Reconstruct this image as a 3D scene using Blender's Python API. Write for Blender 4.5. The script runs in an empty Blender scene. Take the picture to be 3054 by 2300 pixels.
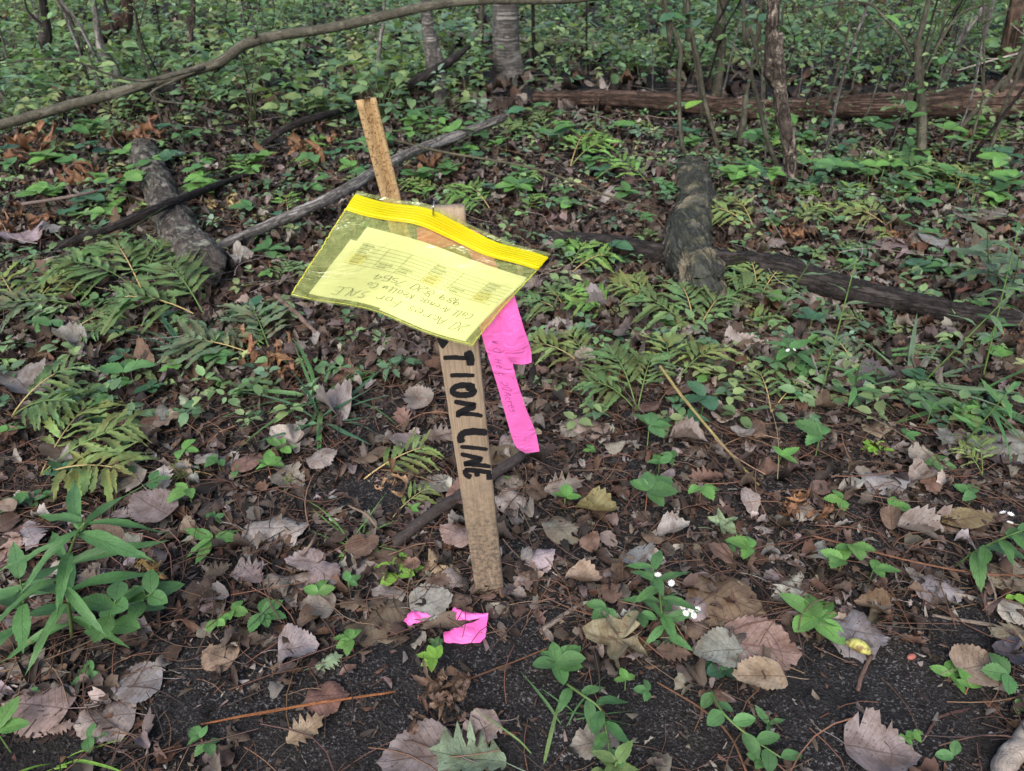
import bpy, math, random
import numpy as np
from mathutils import Matrix, Vector

random.seed(7)
rng = np.random.default_rng(11)
SC = bpy.context.scene
COLL = SC.collection

# ------------------------------------------------------------------ camera
PITCH = math.radians(33.0)
CAM_H = 0.78
FPX, CX, CY = 2222.0, 1527.0, 1150.0          # focal length and centre in photo pixels
cam_data = bpy.data.cameras.new('camera')
cam = bpy.data.objects.new('camera', cam_data)
COLL.objects.link(cam)
cam.location = (0, 0, CAM_H)
cam.rotation_euler = (math.pi / 2 - PITCH, 0, 0)
cam_data.sensor_width = 36.0
cam_data.lens = 36.0 * FPX / 3054.0
cam_data.clip_start = 0.02
cam_data.clip_end = 400.0
SC.camera = cam
cam_data.dof.use_dof = True
cam_data.dof.focus_distance = 0.88
cam_data.dof.aperture_fstop = 13.0

# ------------------------------------------------------------------ sky and sun (soft light under a thin overcast)
SUN_EL, SUN_AZ = math.radians(44), math.radians(196)
world = bpy.data.worlds.new('World')
SC.world = world
world.use_nodes = True
wn, wl = world.node_tree.nodes, world.node_tree.links
sky = wn.new('ShaderNodeTexSky')
sky.sky_type = 'NISHITA'
sky.sun_disc = False
sky.sun_elevation = SUN_EL
sky.sun_rotation = SUN_AZ
sky.air_density = 1.0
sky.dust_density = 4.0
sky.ozone_density = 1.0
wl.new(sky.outputs[0], wn['Background'].inputs[0])
wn['Background'].inputs[1].default_value = 0.15
sun_data = bpy.data.lights.new('sun', 'SUN')
sun_data.energy = 1.35
sun_data.angle = math.radians(45)
sun_data.color = (1.0, 0.965, 0.91)
sun = bpy.data.objects.new('sun', sun_data)
COLL.objects.link(sun)
sd = Vector((math.sin(SUN_AZ) * math.cos(SUN_EL), math.cos(SUN_AZ) * math.cos(SUN_EL), math.sin(SUN_EL)))
sun.rotation_euler = sd.to_track_quat('Z', 'Y').to_euler()
SC.view_settings.view_transform = 'Standard'
SC.view_settings.look = 'None'
SC.view_settings.exposure = 0.88
SC.view_settings.gamma = 1.0
SC.view_settings.use_curve_mapping = False
SC.cycles.max_bounces = 4
SC.cycles.diffuse_bounces = 3
SC.cycles.glossy_bounces = 1
SC.cycles.transparent_max_bounces = 12

# ------------------------------------------------------------------ where a photo point lies in the place
SP, CP = math.sin(PITCH), math.cos(PITCH)
EYE = np.array([0.0, 0.0, CAM_H])

def ray(px, py):
    xc, yc = (px - CX) / FPX, (py - CY) / FPX
    return np.array([xc, CP - yc * SP, -SP - yc * CP])

def at_depth(px, py, z):
    return EYE + ray(px, py) * z

def at_y(px, py, Y):
    d = ray(px, py)
    return EYE + d * (Y / d[1])

def gh(x, y):
    x = np.asarray(x, float); y = np.asarray(y, float)
    r = np.clip((y - 1.0) / 4.0, 0, 1)
    return (0.006 * np.sin(5.1 * x + 1.3) * np.cos(4.3 * y + .4) + 0.004 * np.sin(11 * x - 7 * y)
            + r * (0.035 * np.sin(1.1 * x + .7 * y) + 0.03 * np.sin(1.7 * x - 1.3 * y + 2)))

def gnd(px, py, lift=0.0):
    d = ray(px, py)
    z = 0.0
    for _ in range(6):
        t = (z - CAM_H) / d[2]
        p = EYE + d * t
        z = float(gh(p[0], p[1])) + lift
    p[2] = z
    return p

def depth_of(p):
    return p[1] * CP - (p[2] - CAM_H) * SP

def pix(P):
    P = np.asarray(P, float)
    z = P[..., 1] * CP - (P[..., 2] - CAM_H) * SP
    yc = -P[..., 1] * SP - (P[..., 2] - CAM_H) * CP
    return CX + FPX * P[..., 0] / z, CY + FPX * yc / z

# ------------------------------------------------------------------ mesh helpers
def mk_mesh(name, V, Q=None, T=None, UV=None, COL=None, smooth=True):
    me = bpy.data.meshes.new(name)
    V = np.asarray(V, np.float32).reshape(-1, 3)
    Q = np.zeros((0, 4), np.int32) if Q is None or len(Q) == 0 else np.asarray(Q, np.int32)
    T = np.zeros((0, 3), np.int32) if T is None or len(T) == 0 else np.asarray(T, np.int32)
    loops = np.concatenate([Q.ravel(), T.ravel()])
    starts = np.concatenate([np.arange(len(Q)) * 4, len(Q) * 4 + np.arange(len(T)) * 3])
    totals = np.concatenate([np.full(len(Q), 4), np.full(len(T), 3)])
    me.vertices.add(len(V)); me.vertices.foreach_set('co', V.ravel())
    me.loops.add(len(loops)); me.loops.foreach_set('vertex_index', loops.astype(np.int32))
    me.polygons.add(len(starts))
    me.polygons.foreach_set('loop_start', starts.astype(np.int32))
    me.polygons.foreach_set('loop_total', totals.astype(np.int32))
    if smooth:
        me.polygons.foreach_set('use_smooth', np.ones(len(starts), bool))
    if UV is not None:
        uvl = me.uv_layers.new(name='UVMap')
        uvl.data.foreach_set('uv', np.asarray(UV, np.float32)[loops].ravel())
    if COL is not None:
        at = me.attributes.new('tint', 'FLOAT_COLOR', 'POINT')
        C = np.ones((len(V), 4), np.float32); C[:, :3] = COL
        at.data.foreach_set('color', C.ravel())
    me.update(calc_edges=True)
    return me

def link(name, me, mat=None, parent=None, M=None, color=None):
    o = bpy.data.objects.new(name, me)
    COLL.objects.link(o)
    if mat is not None and me is not None and len(me.materials) == 0:
        me.materials.append(mat)
    if parent is not None:
        o.parent = parent
    if M is not None:
        o.matrix_local = M
    if color is not None:
        o.color = (color[0], color[1], color[2], 1)
    return o

def tag(o, label, cat, group=None, kind=None):
    if label: o['label'] = label
    if cat: o['category'] = cat
    if group: o['group'] = group
    if kind: o['kind'] = kind
    return o

def empty(name, loc, label, cat, group=None):
    o = bpy.data.objects.new(name, None)
    o.empty_display_size = 0.02
    COLL.objects.link(o)
    o.location = loc
    return tag(o, label, cat, group)

class Soup:
    """collects transformed copies of template shapes into one mesh"""
    def __init__(s): s.V, s.Q, s.T, s.UV, s.C, s.n = [], [], [], [], [], 0
    def scatter(s, tpl, R, P, tint):
        V, Q, T, UV = tpl
        N, k = len(P), len(V)
        W = np.einsum('nij,kj->nki', R, V) + P[:, None, :]
        s.V.append(W.reshape(-1, 3))
        off = s.n + np.arange(N) * k
        if len(Q): s.Q.append((np.asarray(Q)[None] + off[:, None, None]).reshape(-1, 4))
        if len(T): s.T.append((np.asarray(T)[None] + off[:, None, None]).reshape(-1, 3))
        s.UV.append(np.tile(UV, (N, 1)))
        s.C.append(np.repeat(tint, k, axis=0))
        s.n += N * k
    def mesh(s, name, smooth=True):
        return mk_mesh(name, np.concatenate(s.V), np.concatenate(s.Q) if s.Q else None,
                       np.concatenate(s.T) if s.T else None, np.concatenate(s.UV), np.concatenate(s.C), smooth)

def rots(az, el, ro):
    """stack of matrices Rz(az) Rx(el) Ry(ro)"""
    ca, sa, ce, se, cr, sr = np.cos(az), np.sin(az), np.cos(el), np.sin(el), np.cos(ro), np.sin(ro)
    o, z = np.ones_like(ca), np.zeros_like(ca)
    Rz = np.stack([np.stack([ca, -sa, z], -1), np.stack([sa, ca, z], -1), np.stack([z, z, o], -1)], -2)
    Rx = np.stack([np.stack([o, z, z], -1), np.stack([z, ce, -se], -1), np.stack([z, se, ce], -1)], -2)
    Ry = np.stack([np.stack([cr, z, sr], -1), np.stack([z, o, z], -1), np.stack([-sr, z, cr], -1)], -2)
    return Rz @ Rx @ Ry

def mat4(pos, az=0, el=0, ro=0, s=(1, 1, 1)):
    if not hasattr(s, '__len__'): s = (s, s, s)
    return (Matrix.Translation(Vector([float(v) for v in pos])) @ Matrix.Rotation(az, 4, 'Z') @ Matrix.Rotation(el, 4, 'X')
            @ Matrix.Rotation(ro, 4, 'Y') @ Matrix.Diagonal((s[0], s[1], s[2], 1)))

def smooth_noise(n, seed, amp, k=4):
    r = np.random.default_rng(seed)
    t = np.linspace(0, 1, n)
    return amp * sum(np.sin(2 * math.pi * (i + 1) * t * r.uniform(.6, 1.3) + r.uniform(0, 7)) / (i + 1) for i in range(k))

def spline(P, n):
    """Catmull-Rom through the points"""
    P = np.asarray(P, float)
    if len(P) == 2: return P[0] + (P[1] - P[0]) * np.linspace(0, 1, n)[:, None]
    E = np.vstack([2 * P[0] - P[1], P, 2 * P[-1] - P[-2]])
    out = []
    for u in np.linspace(0, len(P) - 1 - 1e-6, n):
        i = int(u); t = u - i
        p0, p1, p2, p3 = E[i], E[i + 1], E[i + 2], E[i + 3]
        out.append(.5 * ((2 * p1) + (p2 - p0) * t + (2 * p0 - 5 * p1 + 4 * p2 - p3) * t * t + (3 * p1 - p0 - 3 * p2 + p3) * t ** 3))
    return np.array(out)

def tube(P, R, sides=8, rough=0.0, seed=0, cap=True, knots=0.0):
    """tapered tube along P with radii R; returns V, Q, T, UV"""
    P = np.asarray(P, float); n = len(P); R = np.broadcast_to(np.asarray(R, float), (n,))
    r = np.random.default_rng(seed)
    t = np.gradient(P, axis=0); t /= np.linalg.norm(t, axis=1)[:, None] + 1e-9
    up = np.array([0, 0, 1.0]) if abs(t[0][2]) < .9 else np.array([1.0, 0, 0])
    V = np.zeros((n, sides, 3)); UV = np.zeros((n, sides, 2))
    L = np.concatenate([[0], np.cumsum(np.linalg.norm(np.diff(P, axis=0), axis=1))])
    ang = np.linspace(0, 2 * math.pi, sides, endpoint=False)
    lob = r.normal(0, rough, (n, sides)) * .6 + np.sin(ang[None] * 3 + smooth_noise(n, seed, 2)[:, None]) * rough * .8
    kn = 1 + knots * np.clip(smooth_noise(n, seed + 5, 1.0, 6), 0, 2)
    prev = None
    for i in range(n):
        a = np.cross(up, t[i]) if prev is None else prev - t[i] * np.dot(prev, t[i])
        a /= np.linalg.norm(a) + 1e-9; prev = a
        b = np.cross(t[i], a)
        rr = R[i] * kn[i] * (1 + lob[i])
        V[i] = P[i] + (np.cos(ang) * rr)[:, None] * a + (np.sin(ang) * rr)[:, None] * b
        UV[i, :, 0] = np.abs(1 - ang / math.pi); UV[i, :, 1] = L[i]
    idx = np.arange(n * sides).reshape(n, sides)
    Q = np.stack([idx[:-1], np.roll(idx, -1, 1)[:-1], np.roll(idx, -1, 1)[1:], idx[1:]], -1).reshape(-1, 4)
    V = V.reshape(-1, 3); UV = UV.reshape(-1, 2); T = np.zeros((0, 3), int)
    if cap:
        V = np.vstack([V, P[0], P[-1]]); UV = np.vstack([UV, [.5, 0], [.5, L[-1]]])
        c0, c1 = n * sides, n * sides + 1
        f = idx[0]; l = idx[-1]
        T = np.vstack([np.stack([np.roll(f, -1), f, np.full(sides, c0)], -1), np.stack([l, np.roll(l, -1), np.full(sides, c1)], -1)])
    return V, Q, T, UV

def lumps(V, Q, R, seed, amp, freqs=(.8, 2.6, 6.5, 15)):
    """push a tube's skin in and out with rough 3-D waves"""
    r = np.random.default_rng(seed)
    N = np.zeros_like(V)
    fn = np.cross(V[Q[:, 1]] - V[Q[:, 0]], V[Q[:, 3]] - V[Q[:, 0]])
    for k in range(4): np.add.at(N, Q[:, k], fn)
    N /= np.linalg.norm(N, axis=1)[:, None] + 1e-12
    d = np.zeros(len(V))
    for i, f in enumerate(freqs):
        for _ in range(3):
            k = r.normal(0, 1, 3); k /= np.linalg.norm(k)
            w = np.sin(V @ k * f / R * 1.3 + r.uniform(0, 7) + 1.5 * np.sin(V @ r.normal(0, 1, 3) * f / R * .5))
            d += w * (.45, .4, .35, .22)[i] * .5
    return V + N * (d * amp * R)[:, None]

def shift(tpl, by):
    return (tpl[0] - np.asarray(by)[None], tpl[1], tpl[2], tpl[3])

def merge(tpls):
    V, Q, T, UV, n = [], [], [], [], 0
    for a, q, t, u in tpls:
        V.append(a); UV.append(u)
        if len(q): Q.append(np.asarray(q) + n)
        if len(t): T.append(np.asarray(t) + n)
        n += len(a)
    return (np.vstack(V), np.vstack(Q) if Q else np.zeros((0, 4), int), np.vstack(T) if T else np.zeros((0, 3), int), np.vstack(UV))

# ------------------------------------------------------------------ leaf shapes (base at origin, tip at +Y, length 1)
def leaf_tpl(prof, rows, cols, teeth=0.0, cup=0.0, bend=0.0, wave=0.0, seed=0, lobes=None, asym=.06, bite=0):
    r = np.random.default_rng(seed)
    t = np.linspace(0, 1, rows + 1)
    s = np.linspace(-1, 1, 2 * cols + 1)
    wl = np.array([prof(x) for x in t]); wr = wl * (1 + r.uniform(-asym, asym))
    odd = (np.arange(rows + 1) % 2 == 1)
    sweep = np.zeros((rows + 1, 2))
    for k, w in enumerate((wl, wr)):
        if teeth:
            w[:] = w * np.where(odd, 1 - teeth * r.uniform(.6, 1.3, rows + 1), 1)
            sweep[:, k] = np.where(odd, 0, .55 / rows)
        if lobes:
            w[:] = w * np.where(odd, 1 - lobes * r.uniform(.7, 1.1, rows + 1), r.uniform(.85, 1.1, rows + 1))
            sweep[:, k] = np.where(odd, -.1 / rows, .6 / rows)
    for _ in range(bite):
        w = (wl, wr)[r.integers(0, 2)]; i0 = r.integers(2, rows - 2); wd = r.integers(1, 4)
        w[i0:i0 + wd] *= r.uniform(.6, .88)
    wl[0] = max(wl[0], .004); wr[0] = max(wr[0], .004)
    wl[-1] = wr[-1] = .002
    X = np.where(s[None] < 0, s[None] * wl[:, None], s[None] * wr[:, None])
    Y = t[:, None] + np.where(s[None] < 0, sweep[:, :1], sweep[:, 1:]) * np.abs(s[None]) ** 3
    ph = r.uniform(0, 7, 6)
    Z = cup * X ** 2 * 3 - bend * Y ** 2 + wave * (np.sin(7 * Y + 5 * X + ph[0]) * .5 + np.sin(13 * Y - 9 * X + ph[1]) * .3) * (.25 + np.abs(s[None]))
    V = np.stack([X, Y, Z], -1).reshape(-1, 3)
    UV = np.stack([np.broadcast_to((s[None] + 1) / 2, X.shape), np.broadcast_to(t[:, None], X.shape)], -1).reshape(-1, 2)
    nc = 2 * cols + 1
    idx = np.arange((rows + 1) * nc).reshape(rows + 1, nc)
    Q = np.stack([idx[:-1, :-1], idx[:-1, 1:], idx[1:, 1:], idx[1:, :-1]], -1).reshape(-1, 4)
    return V, Q, np.zeros((0, 3), int), UV

def star_tpl(lobes, depth, rings, seed, wave=.08, cup=0.0):
    """maple-like leaf: lobes round a centre; base near the origin, top lobe at +Y"""
    r = np.random.default_rng(seed)
    n = lobes * 6
    a = np.linspace(-math.pi * .97, math.pi * .97, n)
    rad = np.zeros(n)
    for i, x in enumerate(a):
        ph = (x / (2 * math.pi) * (lobes + .6))
        k = abs(((ph + .5) % 1) - .5) * 2
        rad[i] = (1 - depth * k ** .8) * (1 - .35 * abs(x) / math.pi) * r.uniform(.88, 1.06)
    V, UV = [[0, .35, 0]], [[.5, .35]]
    ph = r.uniform(0, 7, 4)
    for k in range(1, rings + 1):
        f = k / rings
        for i in range(n):
            x, y = math.sin(a[i]) * rad[i] * f * .6, .35 + math.cos(a[i]) * rad[i] * f * .6
            z = wave * f * (math.sin(3 * a[i] + ph[0]) + .6 * math.sin(9 * x + ph[1])) + cup * f * f
            V.append([x, y, z]); UV.append([.5 + x, y])
    T = [[0, 1 + i, 2 + i] for i in range(n - 1)]
    Q = []
    for k in range(rings - 1):
        o, p = 1 + k * n, 1 + (k + 1) * n
        Q += [[o + i, p + i, p + i + 1, o + i + 1] for i in range(n - 1)]
    return np.array(V), np.array(Q).reshape(-1, 4), np.array(T), np.array(UV)

def ovate(w, p=.38, tipk=1.0, base=.35):
    def f(t):
        if t < p: return w * (base + (1 - base) * math.sin(t / p * math.pi / 2) ** .8)
        return w * max(0, math.cos((t - p) / (1 - p) * math.pi / 2)) ** tipk
    return f
def lance(w): return lambda t: w * math.sin(math.pi * min(1, t ** .75)) ** .9

ASPEN = [leaf_tpl(ovate(wd, pk, .75, .55), 22, 3, teeth=tt * .75, cup=c, bend=b, wave=w, seed=i, asym=.16, bite=bt) for i, (c, b, w, wd, pk, tt, bt) in enumerate([(.14, .03, .05, .47, .36, .10, 0), (-.2, .06, .08, .42, .40, .07, 1), (.38, -.05, .09, .50, .33, .11, 2), (-.35, .10, .08, .40, .38, .09, 0), (.1, .0, .055, .46, .42, .12, 1),
         (.5, .08, .11, .44, .35, .08, 2), (-.6, .05, .10, .48, .40, .06, 1), (.2, .14, .12, .38, .37, .05, 3), (.05, -.04, .04, .52, .40, .13, 0), (-.15, .0, .13, .45, .45, .10, 2)])]
OAK = [leaf_tpl(ovate(.36, .55, .7, .3), 12, 3, lobes=.55, cup=c, bend=b, wave=w, seed=20 + i) for i, (c, b, w) in enumerate([(.1, .05, .06), (.35, -.1, .09), (-.3, .1, .08)])]
MAPLE = [star_tpl(5, .55, 3, 40 + i, wave=w, cup=c) for i, (w, c) in enumerate([(.05, .05), (.09, .18), (.07, -.1)])]
ELLIP = [leaf_tpl(ovate(.27, .45, .8, .2), 12, 2, teeth=.04, cup=c, bend=b, wave=w, seed=60 + i) for i, (c, b, w) in enumerate([(.1, .05, .03), (.6, .1, .06), (-.4, .12, .05)])]
CURLED = [leaf_tpl(ovate(.38, .45, .7, .4), 14, 4, teeth=.10, cup=c, bend=b, wave=.07, seed=80 + i) for i, (c, b) in enumerate([(1.3, .1), (-1.2, .12), (1.0, -.2), (1.8, .15)])]
LEAFLET = [leaf_tpl(ovate(.34, .42, .8, .25), 16, 2, teeth=.16, cup=c, bend=b, wave=.02, seed=100 + i) for i, (c, b) in enumerate([(.25, .12), (.35, .18), (.15, .08)])]
OVAL = [leaf_tpl(ovate(.29, .45, .7, .15), 8, 2, cup=c, bend=b, wave=.015, seed=120 + i) for i, (c, b) in enumerate([(.3, .12), (.2, .2), (.4, .05)])]
LANCE = [leaf_tpl(lance(.12), 12, 2, teeth=.05, cup=c, bend=b, wave=.03, seed=140 + i) for i, (c, b) in enumerate([(.8, .22), (.6, .12), (1.0, .32)])]
PINNA = [leaf_tpl(lance(.125), 13, 2, lobes=.40, cup=.9, bend=b, wave=.06, seed=160 + i) for i, b in enumerate([.12, .28, .03, .42])]
BLADE = [leaf_tpl(lance(.018), 9, 1, cup=4, bend=b, wave=.02, seed=180 + i) for i, b in enumerate([.25, .45, .7, .1])]
SHRED = []
for i in range(4):
    V, Q, T, UV = leaf_tpl(lance(.13), 14, 2, lobes=.3, cup=1.5, bend=0, wave=.1, seed=200 + i)
    th = V[:, 1] * [2.8, 4.2, -3.4, 5.2][i]; rr = .28
    SHRED.append((np.stack([V[:, 0] + .08 * np.sin(4 * V[:, 1] + i), np.sin(th) * rr * (1 - .4 * V[:, 1]) + .35 * V[:, 1], (1 - np.cos(th)) * rr * (1 - .4 * V[:, 1]) * .6 + V[:, 2]], -1), Q, T, UV))
# cheap shapes for what lies in thousands
LIT = [leaf_tpl(ovate(.40, .4, .8, .4), 7, 1, teeth=.14, lobes=l, cup=c, bend=b, wave=w, seed=300 + i) for i, (c, b, w, l) in enumerate([(.2, .05, .06, None), (-.7, .1, .10, .25), (1.1, -.15, .12, None), (-1.2, .2, .14, .3), (1.8, .1, .12, None), (.3, .35, .16, .3)])]
LITN = [leaf_tpl(ovate(.22, .45, .75, .3), 6, 1, lobes=.25, cup=c, bend=b, wave=w, seed=320 + i) for i, (c, b, w) in enumerate([(.8, .1, .10), (-1.2, .25, .16), (1.8, -.25, .14)])]
FRAG = []
for i in range(5):
    r = np.random.default_rng(340 + i)
    a = np.sort(r.uniform(0, 2 * math.pi, 5)); q = r.uniform(.25, .6, 5)
    V = np.vstack([[0, 0, .06], np.stack([np.cos(a) * q, np.sin(a) * q * .6, r.uniform(-.12, .12, 5)], -1)])
    FRAG.append((V, np.zeros((0, 4), int), np.array([[0, 1 + k, 1 + (k + 1) % 5] for k in range(5)]), np.column_stack([V[:, 0] + .5, V[:, 1] + .5])))
NEEDLE = []
for i in range(4):
    t = np.linspace(0, 1, 5); b = [.03, .10, -.08, .2][i]
    P = np.stack([b * np.sin(t * math.pi), t, .03 * np.sin(t * math.pi * (1 + i % 2))], -1)
    NEEDLE.append(tube(P, .0085, 3, cap=False))
STRAW = [(v[0] * np.array([(-1) ** i, 1, 1.0]), *v[1:]) for i, v in enumerate([tube(np.stack([[.03, .06, -.04, .08][i] * np.sin(np.linspace(0, 1, 9) * math.pi * (1 + i % 2)), np.linspace(0, 1, 9), .04 * np.sin(np.linspace(0, 1, 9) * math.pi)], -1), np.linspace(.0034, .0016, 9), 4, cap=False) for i in range(4)])]

# ------------------------------------------------------------------ materials
class NT:
    def __init__(s, name):
        s.m = bpy.data.materials.new(name); s.m.use_nodes = True
        s.t = s.m.node_tree; s.t.nodes.clear()
        s.out = s.t.nodes.new('ShaderNodeOutputMaterial')
    def n(s, typ, **kw):
        nd = s.t.nodes.new('ShaderNode' + typ)
        for k, v in kw.items():
            if k.startswith('i_'):
                key = k[2:].replace('_', ' ')
                s.set(nd.inputs[key], v)
            else: setattr(nd, k, v)
        return nd
    def set(s, sock, v):
        if isinstance(v, bpy.types.NodeSocket): s.t.links.new(v, sock)
        elif hasattr(v, '__len__') and len(v) == 3 and sock.type == 'RGBA': sock.default_value = (*v, 1)
        else: sock.default_value = v
    def math(s, op, a, b=0.0, clamp=False):
        nd = s.t.nodes.new('ShaderNodeMath'); nd.operation = op; nd.use_clamp = clamp
        s.set(nd.inputs[0], a); s.set(nd.inputs[1], b)
        return nd.outputs[0]
    def mix(s, f, a, b, blend='MIX'):
        nd = s.t.nodes.new('ShaderNodeMix'); nd.data_type = 'RGBA'; nd.blend_type = blend
        s.set(nd.inputs[0], f); s.set(nd.inputs[6], a); s.set(nd.inputs[7], b)
        return nd.outputs[2]
    def noise(s, vec, scale, detail=4, rough=.6, dist=0):
        nd = s.n('TexNoise'); nd.inputs['Scale'].default_value = scale; nd.inputs['Detail'].default_value = detail
        nd.inputs['Roughness'].default_value = rough; nd.inputs['Distortion'].default_value = dist
        if vec is not None: s.set(nd.inputs['Vector'], vec)
        return nd.outputs[0]
    def ramp(s, f, stops):
        nd = s.n('ValToRGB'); e = nd.color_ramp.elements
        while len(e) < len(stops): e.new(.5)
        for i, (p, c) in enumerate(stops):
            e[i].position = p; e[i].color = (*c, 1) if hasattr(c, '__len__') else (c, c, c, 1)
        s.set(nd.inputs[0], f)
        return nd.outputs[0]
    def bump(s, h, strength, dist):
        nd = s.n('Bump'); nd.inputs['Strength'].default_value = strength; nd.inputs['Distance'].default_value = dist
        s.set(nd.inputs['Height'], h)
        return nd.outputs[0]
    def pbr(s, col, rough=.6, spec=.3, normal=None, **kw):
        nd = s.n('BsdfPrincipled')
        s.set(nd.inputs['Base Color'], col); s.set(nd.inputs['Roughness'], rough)
        nd.inputs['Specular IOR Level'].default_value = spec
        if normal is not None: s.set(nd.inputs['Normal'], normal)
        for k, v in kw.items(): s.set(nd.inputs[k.replace('_', ' ')], v)
        return nd.outputs[0]
    def done(s, sh):
        s.t.links.new(sh, s.out.inputs[0]); return s.m

def leaf_mat(name, src, vein=.35, mott=.5, mcol=(.35, .28, .22), mscale=45, rough=.6, spec=.25, trans=.15, nv=13, veindark=True, spot=0.0):
    n = NT(name)
    base = n.n('ObjectInfo').outputs['Color'] if src == 'obj' else n.n('Attribute', attribute_name='tint').outputs['Color']
    pos = n.n('NewGeometry').outputs['Position']
    uv = n.n('UVMap').outputs[0]
    sep = n.n('SeparateXYZ'); n.set(sep.inputs[0], uv)
    au = n.math('ABSOLUTE', n.math('SUBTRACT', sep.outputs[0], .5))
    n1 = n.noise(pos, mscale, 3, .65)
    n2 = n.noise(pos, mscale * 6, 2, .6)
    # side veins run forward from the midrib
    ph = n.math('MULTIPLY', n.math('SUBTRACT', sep.outputs[1], n.math('MULTIPLY', au, .55)), nv)
    saw = n.math('ABSOLUTE', n.math('SUBTRACT', n.math('FRACT', ph), .5))
    vm = n.math('SUBTRACT', 1.0, n.math('MULTIPLY', saw, 9.0), True)
    mid = n.math('SUBTRACT', 1.0, n.math('MULTIPLY', au, 34.0), True)
    vm = n.math('MAXIMUM', n.math('MULTIPLY', vm, .6), mid)
    f = n.ramp(n1, [(.38, 0.0), (.66, 1.0)])
    mc = n.mix(1.0, base, mcol, 'MULTIPLY')
    col = n.mix(n.math('MULTIPLY', f, mott), base, mc)
    col = n.mix(n.math('MULTIPLY', n.ramp(n2, [(.35, 1.0), (.6, 0.0)]), .35), col, n.mix(1.0, col, (.55, .52, .5), 'MULTIPLY'))
    vc = n.mix(1.0, col, (.5, .45, .42) if veindark else (1.55, 1.4, 1.35), 'MULTIPLY')
    col = n.mix(n.math('MULTIPLY', vm, vein), col, vc)
    if spot:
        sp = n.ramp(n.noise(pos, 260, 2, .5), [(.66, 0.0), (.70, 1.0)])
        col = n.mix(n.math('MULTIPLY', sp, spot), col, (.03, .022, .018))
    nor = n.bump(n.math('MULTIPLY', vm, -.5), .55, .0015) if src == 'obj' else None
    a = n.pbr(col, rough, spec, nor)
    if trans:
        tr = n.n('BsdfTranslucent'); n.set(tr.inputs[0], n.mix(1.0, col, (1.15, 1.2, .6), 'MULTIPLY'))
        mx = n.n('MixShader'); mx.inputs[0].default_value = trans
        n.t.links.new(a, mx.inputs[1]); n.t.links.new(tr.outputs[0], mx.inputs[2])
        a = mx.outputs[0]
    return n.done(a)

M_DEAD = leaf_mat('dead_leaf', 'obj', vein=.75, mott=.85, mcol=(.48, .40, .34), mscale=48, rough=.65, spec=.3, trans=.05, nv=9, spot=.7)
M_LIT = leaf_mat('litter_leaf', 'tint', vein=.3, mott=.75, mcol=(.4, .34, .3), mscale=40, rough=.7, spec=.25, trans=.04, nv=8, spot=.5)
M_GREEN = leaf_mat('green_leaf', 'obj', vein=.7, mott=.55, mcol=(.62, .70, .5), mscale=42, rough=.48, spec=.35, trans=.22, nv=9)
M_COVER = leaf_mat('cover_leaf', 'tint', vein=.35, mott=.45, mcol=(.6, .65, .55), mscale=9, rough=.5, spec=.35, trans=.40, nv=8)
M_FERN = leaf_mat('fern_leaf', 'obj', vein=.65, mott=.75, mcol=(1.0, .58, .5), mscale=24, rough=.6, spec=.2, trans=.2, nv=15)

def bark_mat(name, dark, light, patch=None, scale=30, su=8, sv=9, moss=None, bumpd=.006, obj=False, crack=.75, pth=.52):
    n = NT(name)
    tc = n.n('UVMap').outputs[0]
    mp = n.n('Mapping'); n.set(mp.inputs[0], tc); mp.inputs['Scale'].default_value = (su * .5, sv, 1)
    pos = n.n('NewGeometry').outputs['Position']
    a = n.noise(pos, scale, 5, .7, .4)
    v = n.noise(mp.outputs[0], 1.0, 5, .65, .6)
    f = n.math('MULTIPLY', n.math('ADD', a, v), .5)
    c = n.ramp(f, [(.36, dark), (.5, tuple(.5 * (d + l) for d, l in zip(dark, light))), (.64, light)])
    if patch:
        pf = n.ramp(n.math('ADD', n.math('MULTIPLY', n.noise(pos, scale * .35, 5, .7), .8), n.math('MULTIPLY', v, .2)), [(pth, 0.0), (pth + .045, 1.0)])
        c = n.mix(n.math('MULTIPLY', pf, .9), c, n.mix(n.ramp(a, [(.35, 0.0), (.65, 1.0)]), tuple(p * .35 for p in patch), patch))
    if moss:
        nz = n.n('SeparateXYZ'); n.set(nz.inputs[0], n.n('NewGeometry').outputs['Normal'])
        mf = n.math('MULTIPLY', n.ramp(n.noise(pos, scale * .7, 4, .7), [(.46, 0.0), (.56, 1.0)]), n.math('MAXIMUM', nz.outputs[2], 0.0))
        c = n.mix(n.math('MULTIPLY', mf, .7), c, moss)
    cr = n.math('SUBTRACT', 1.0, n.math('MULTIPLY', n.math('ABSOLUTE', n.math('SUBTRACT', v, .5)), 16.0), True)
    c = n.mix(n.math('MULTIPLY', cr, crack), c, tuple(d * .35 for d in dark))
    if obj: c = n.mix(1.0, c, n.n('ObjectInfo').outputs['Color'], 'MULTIPLY')
    return n.done(n.pbr(c, .85, .15, n.bump(n.math('SUBTRACT', f, n.math('MULTIPLY', cr, .35)), 1.0, bumpd)))

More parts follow.
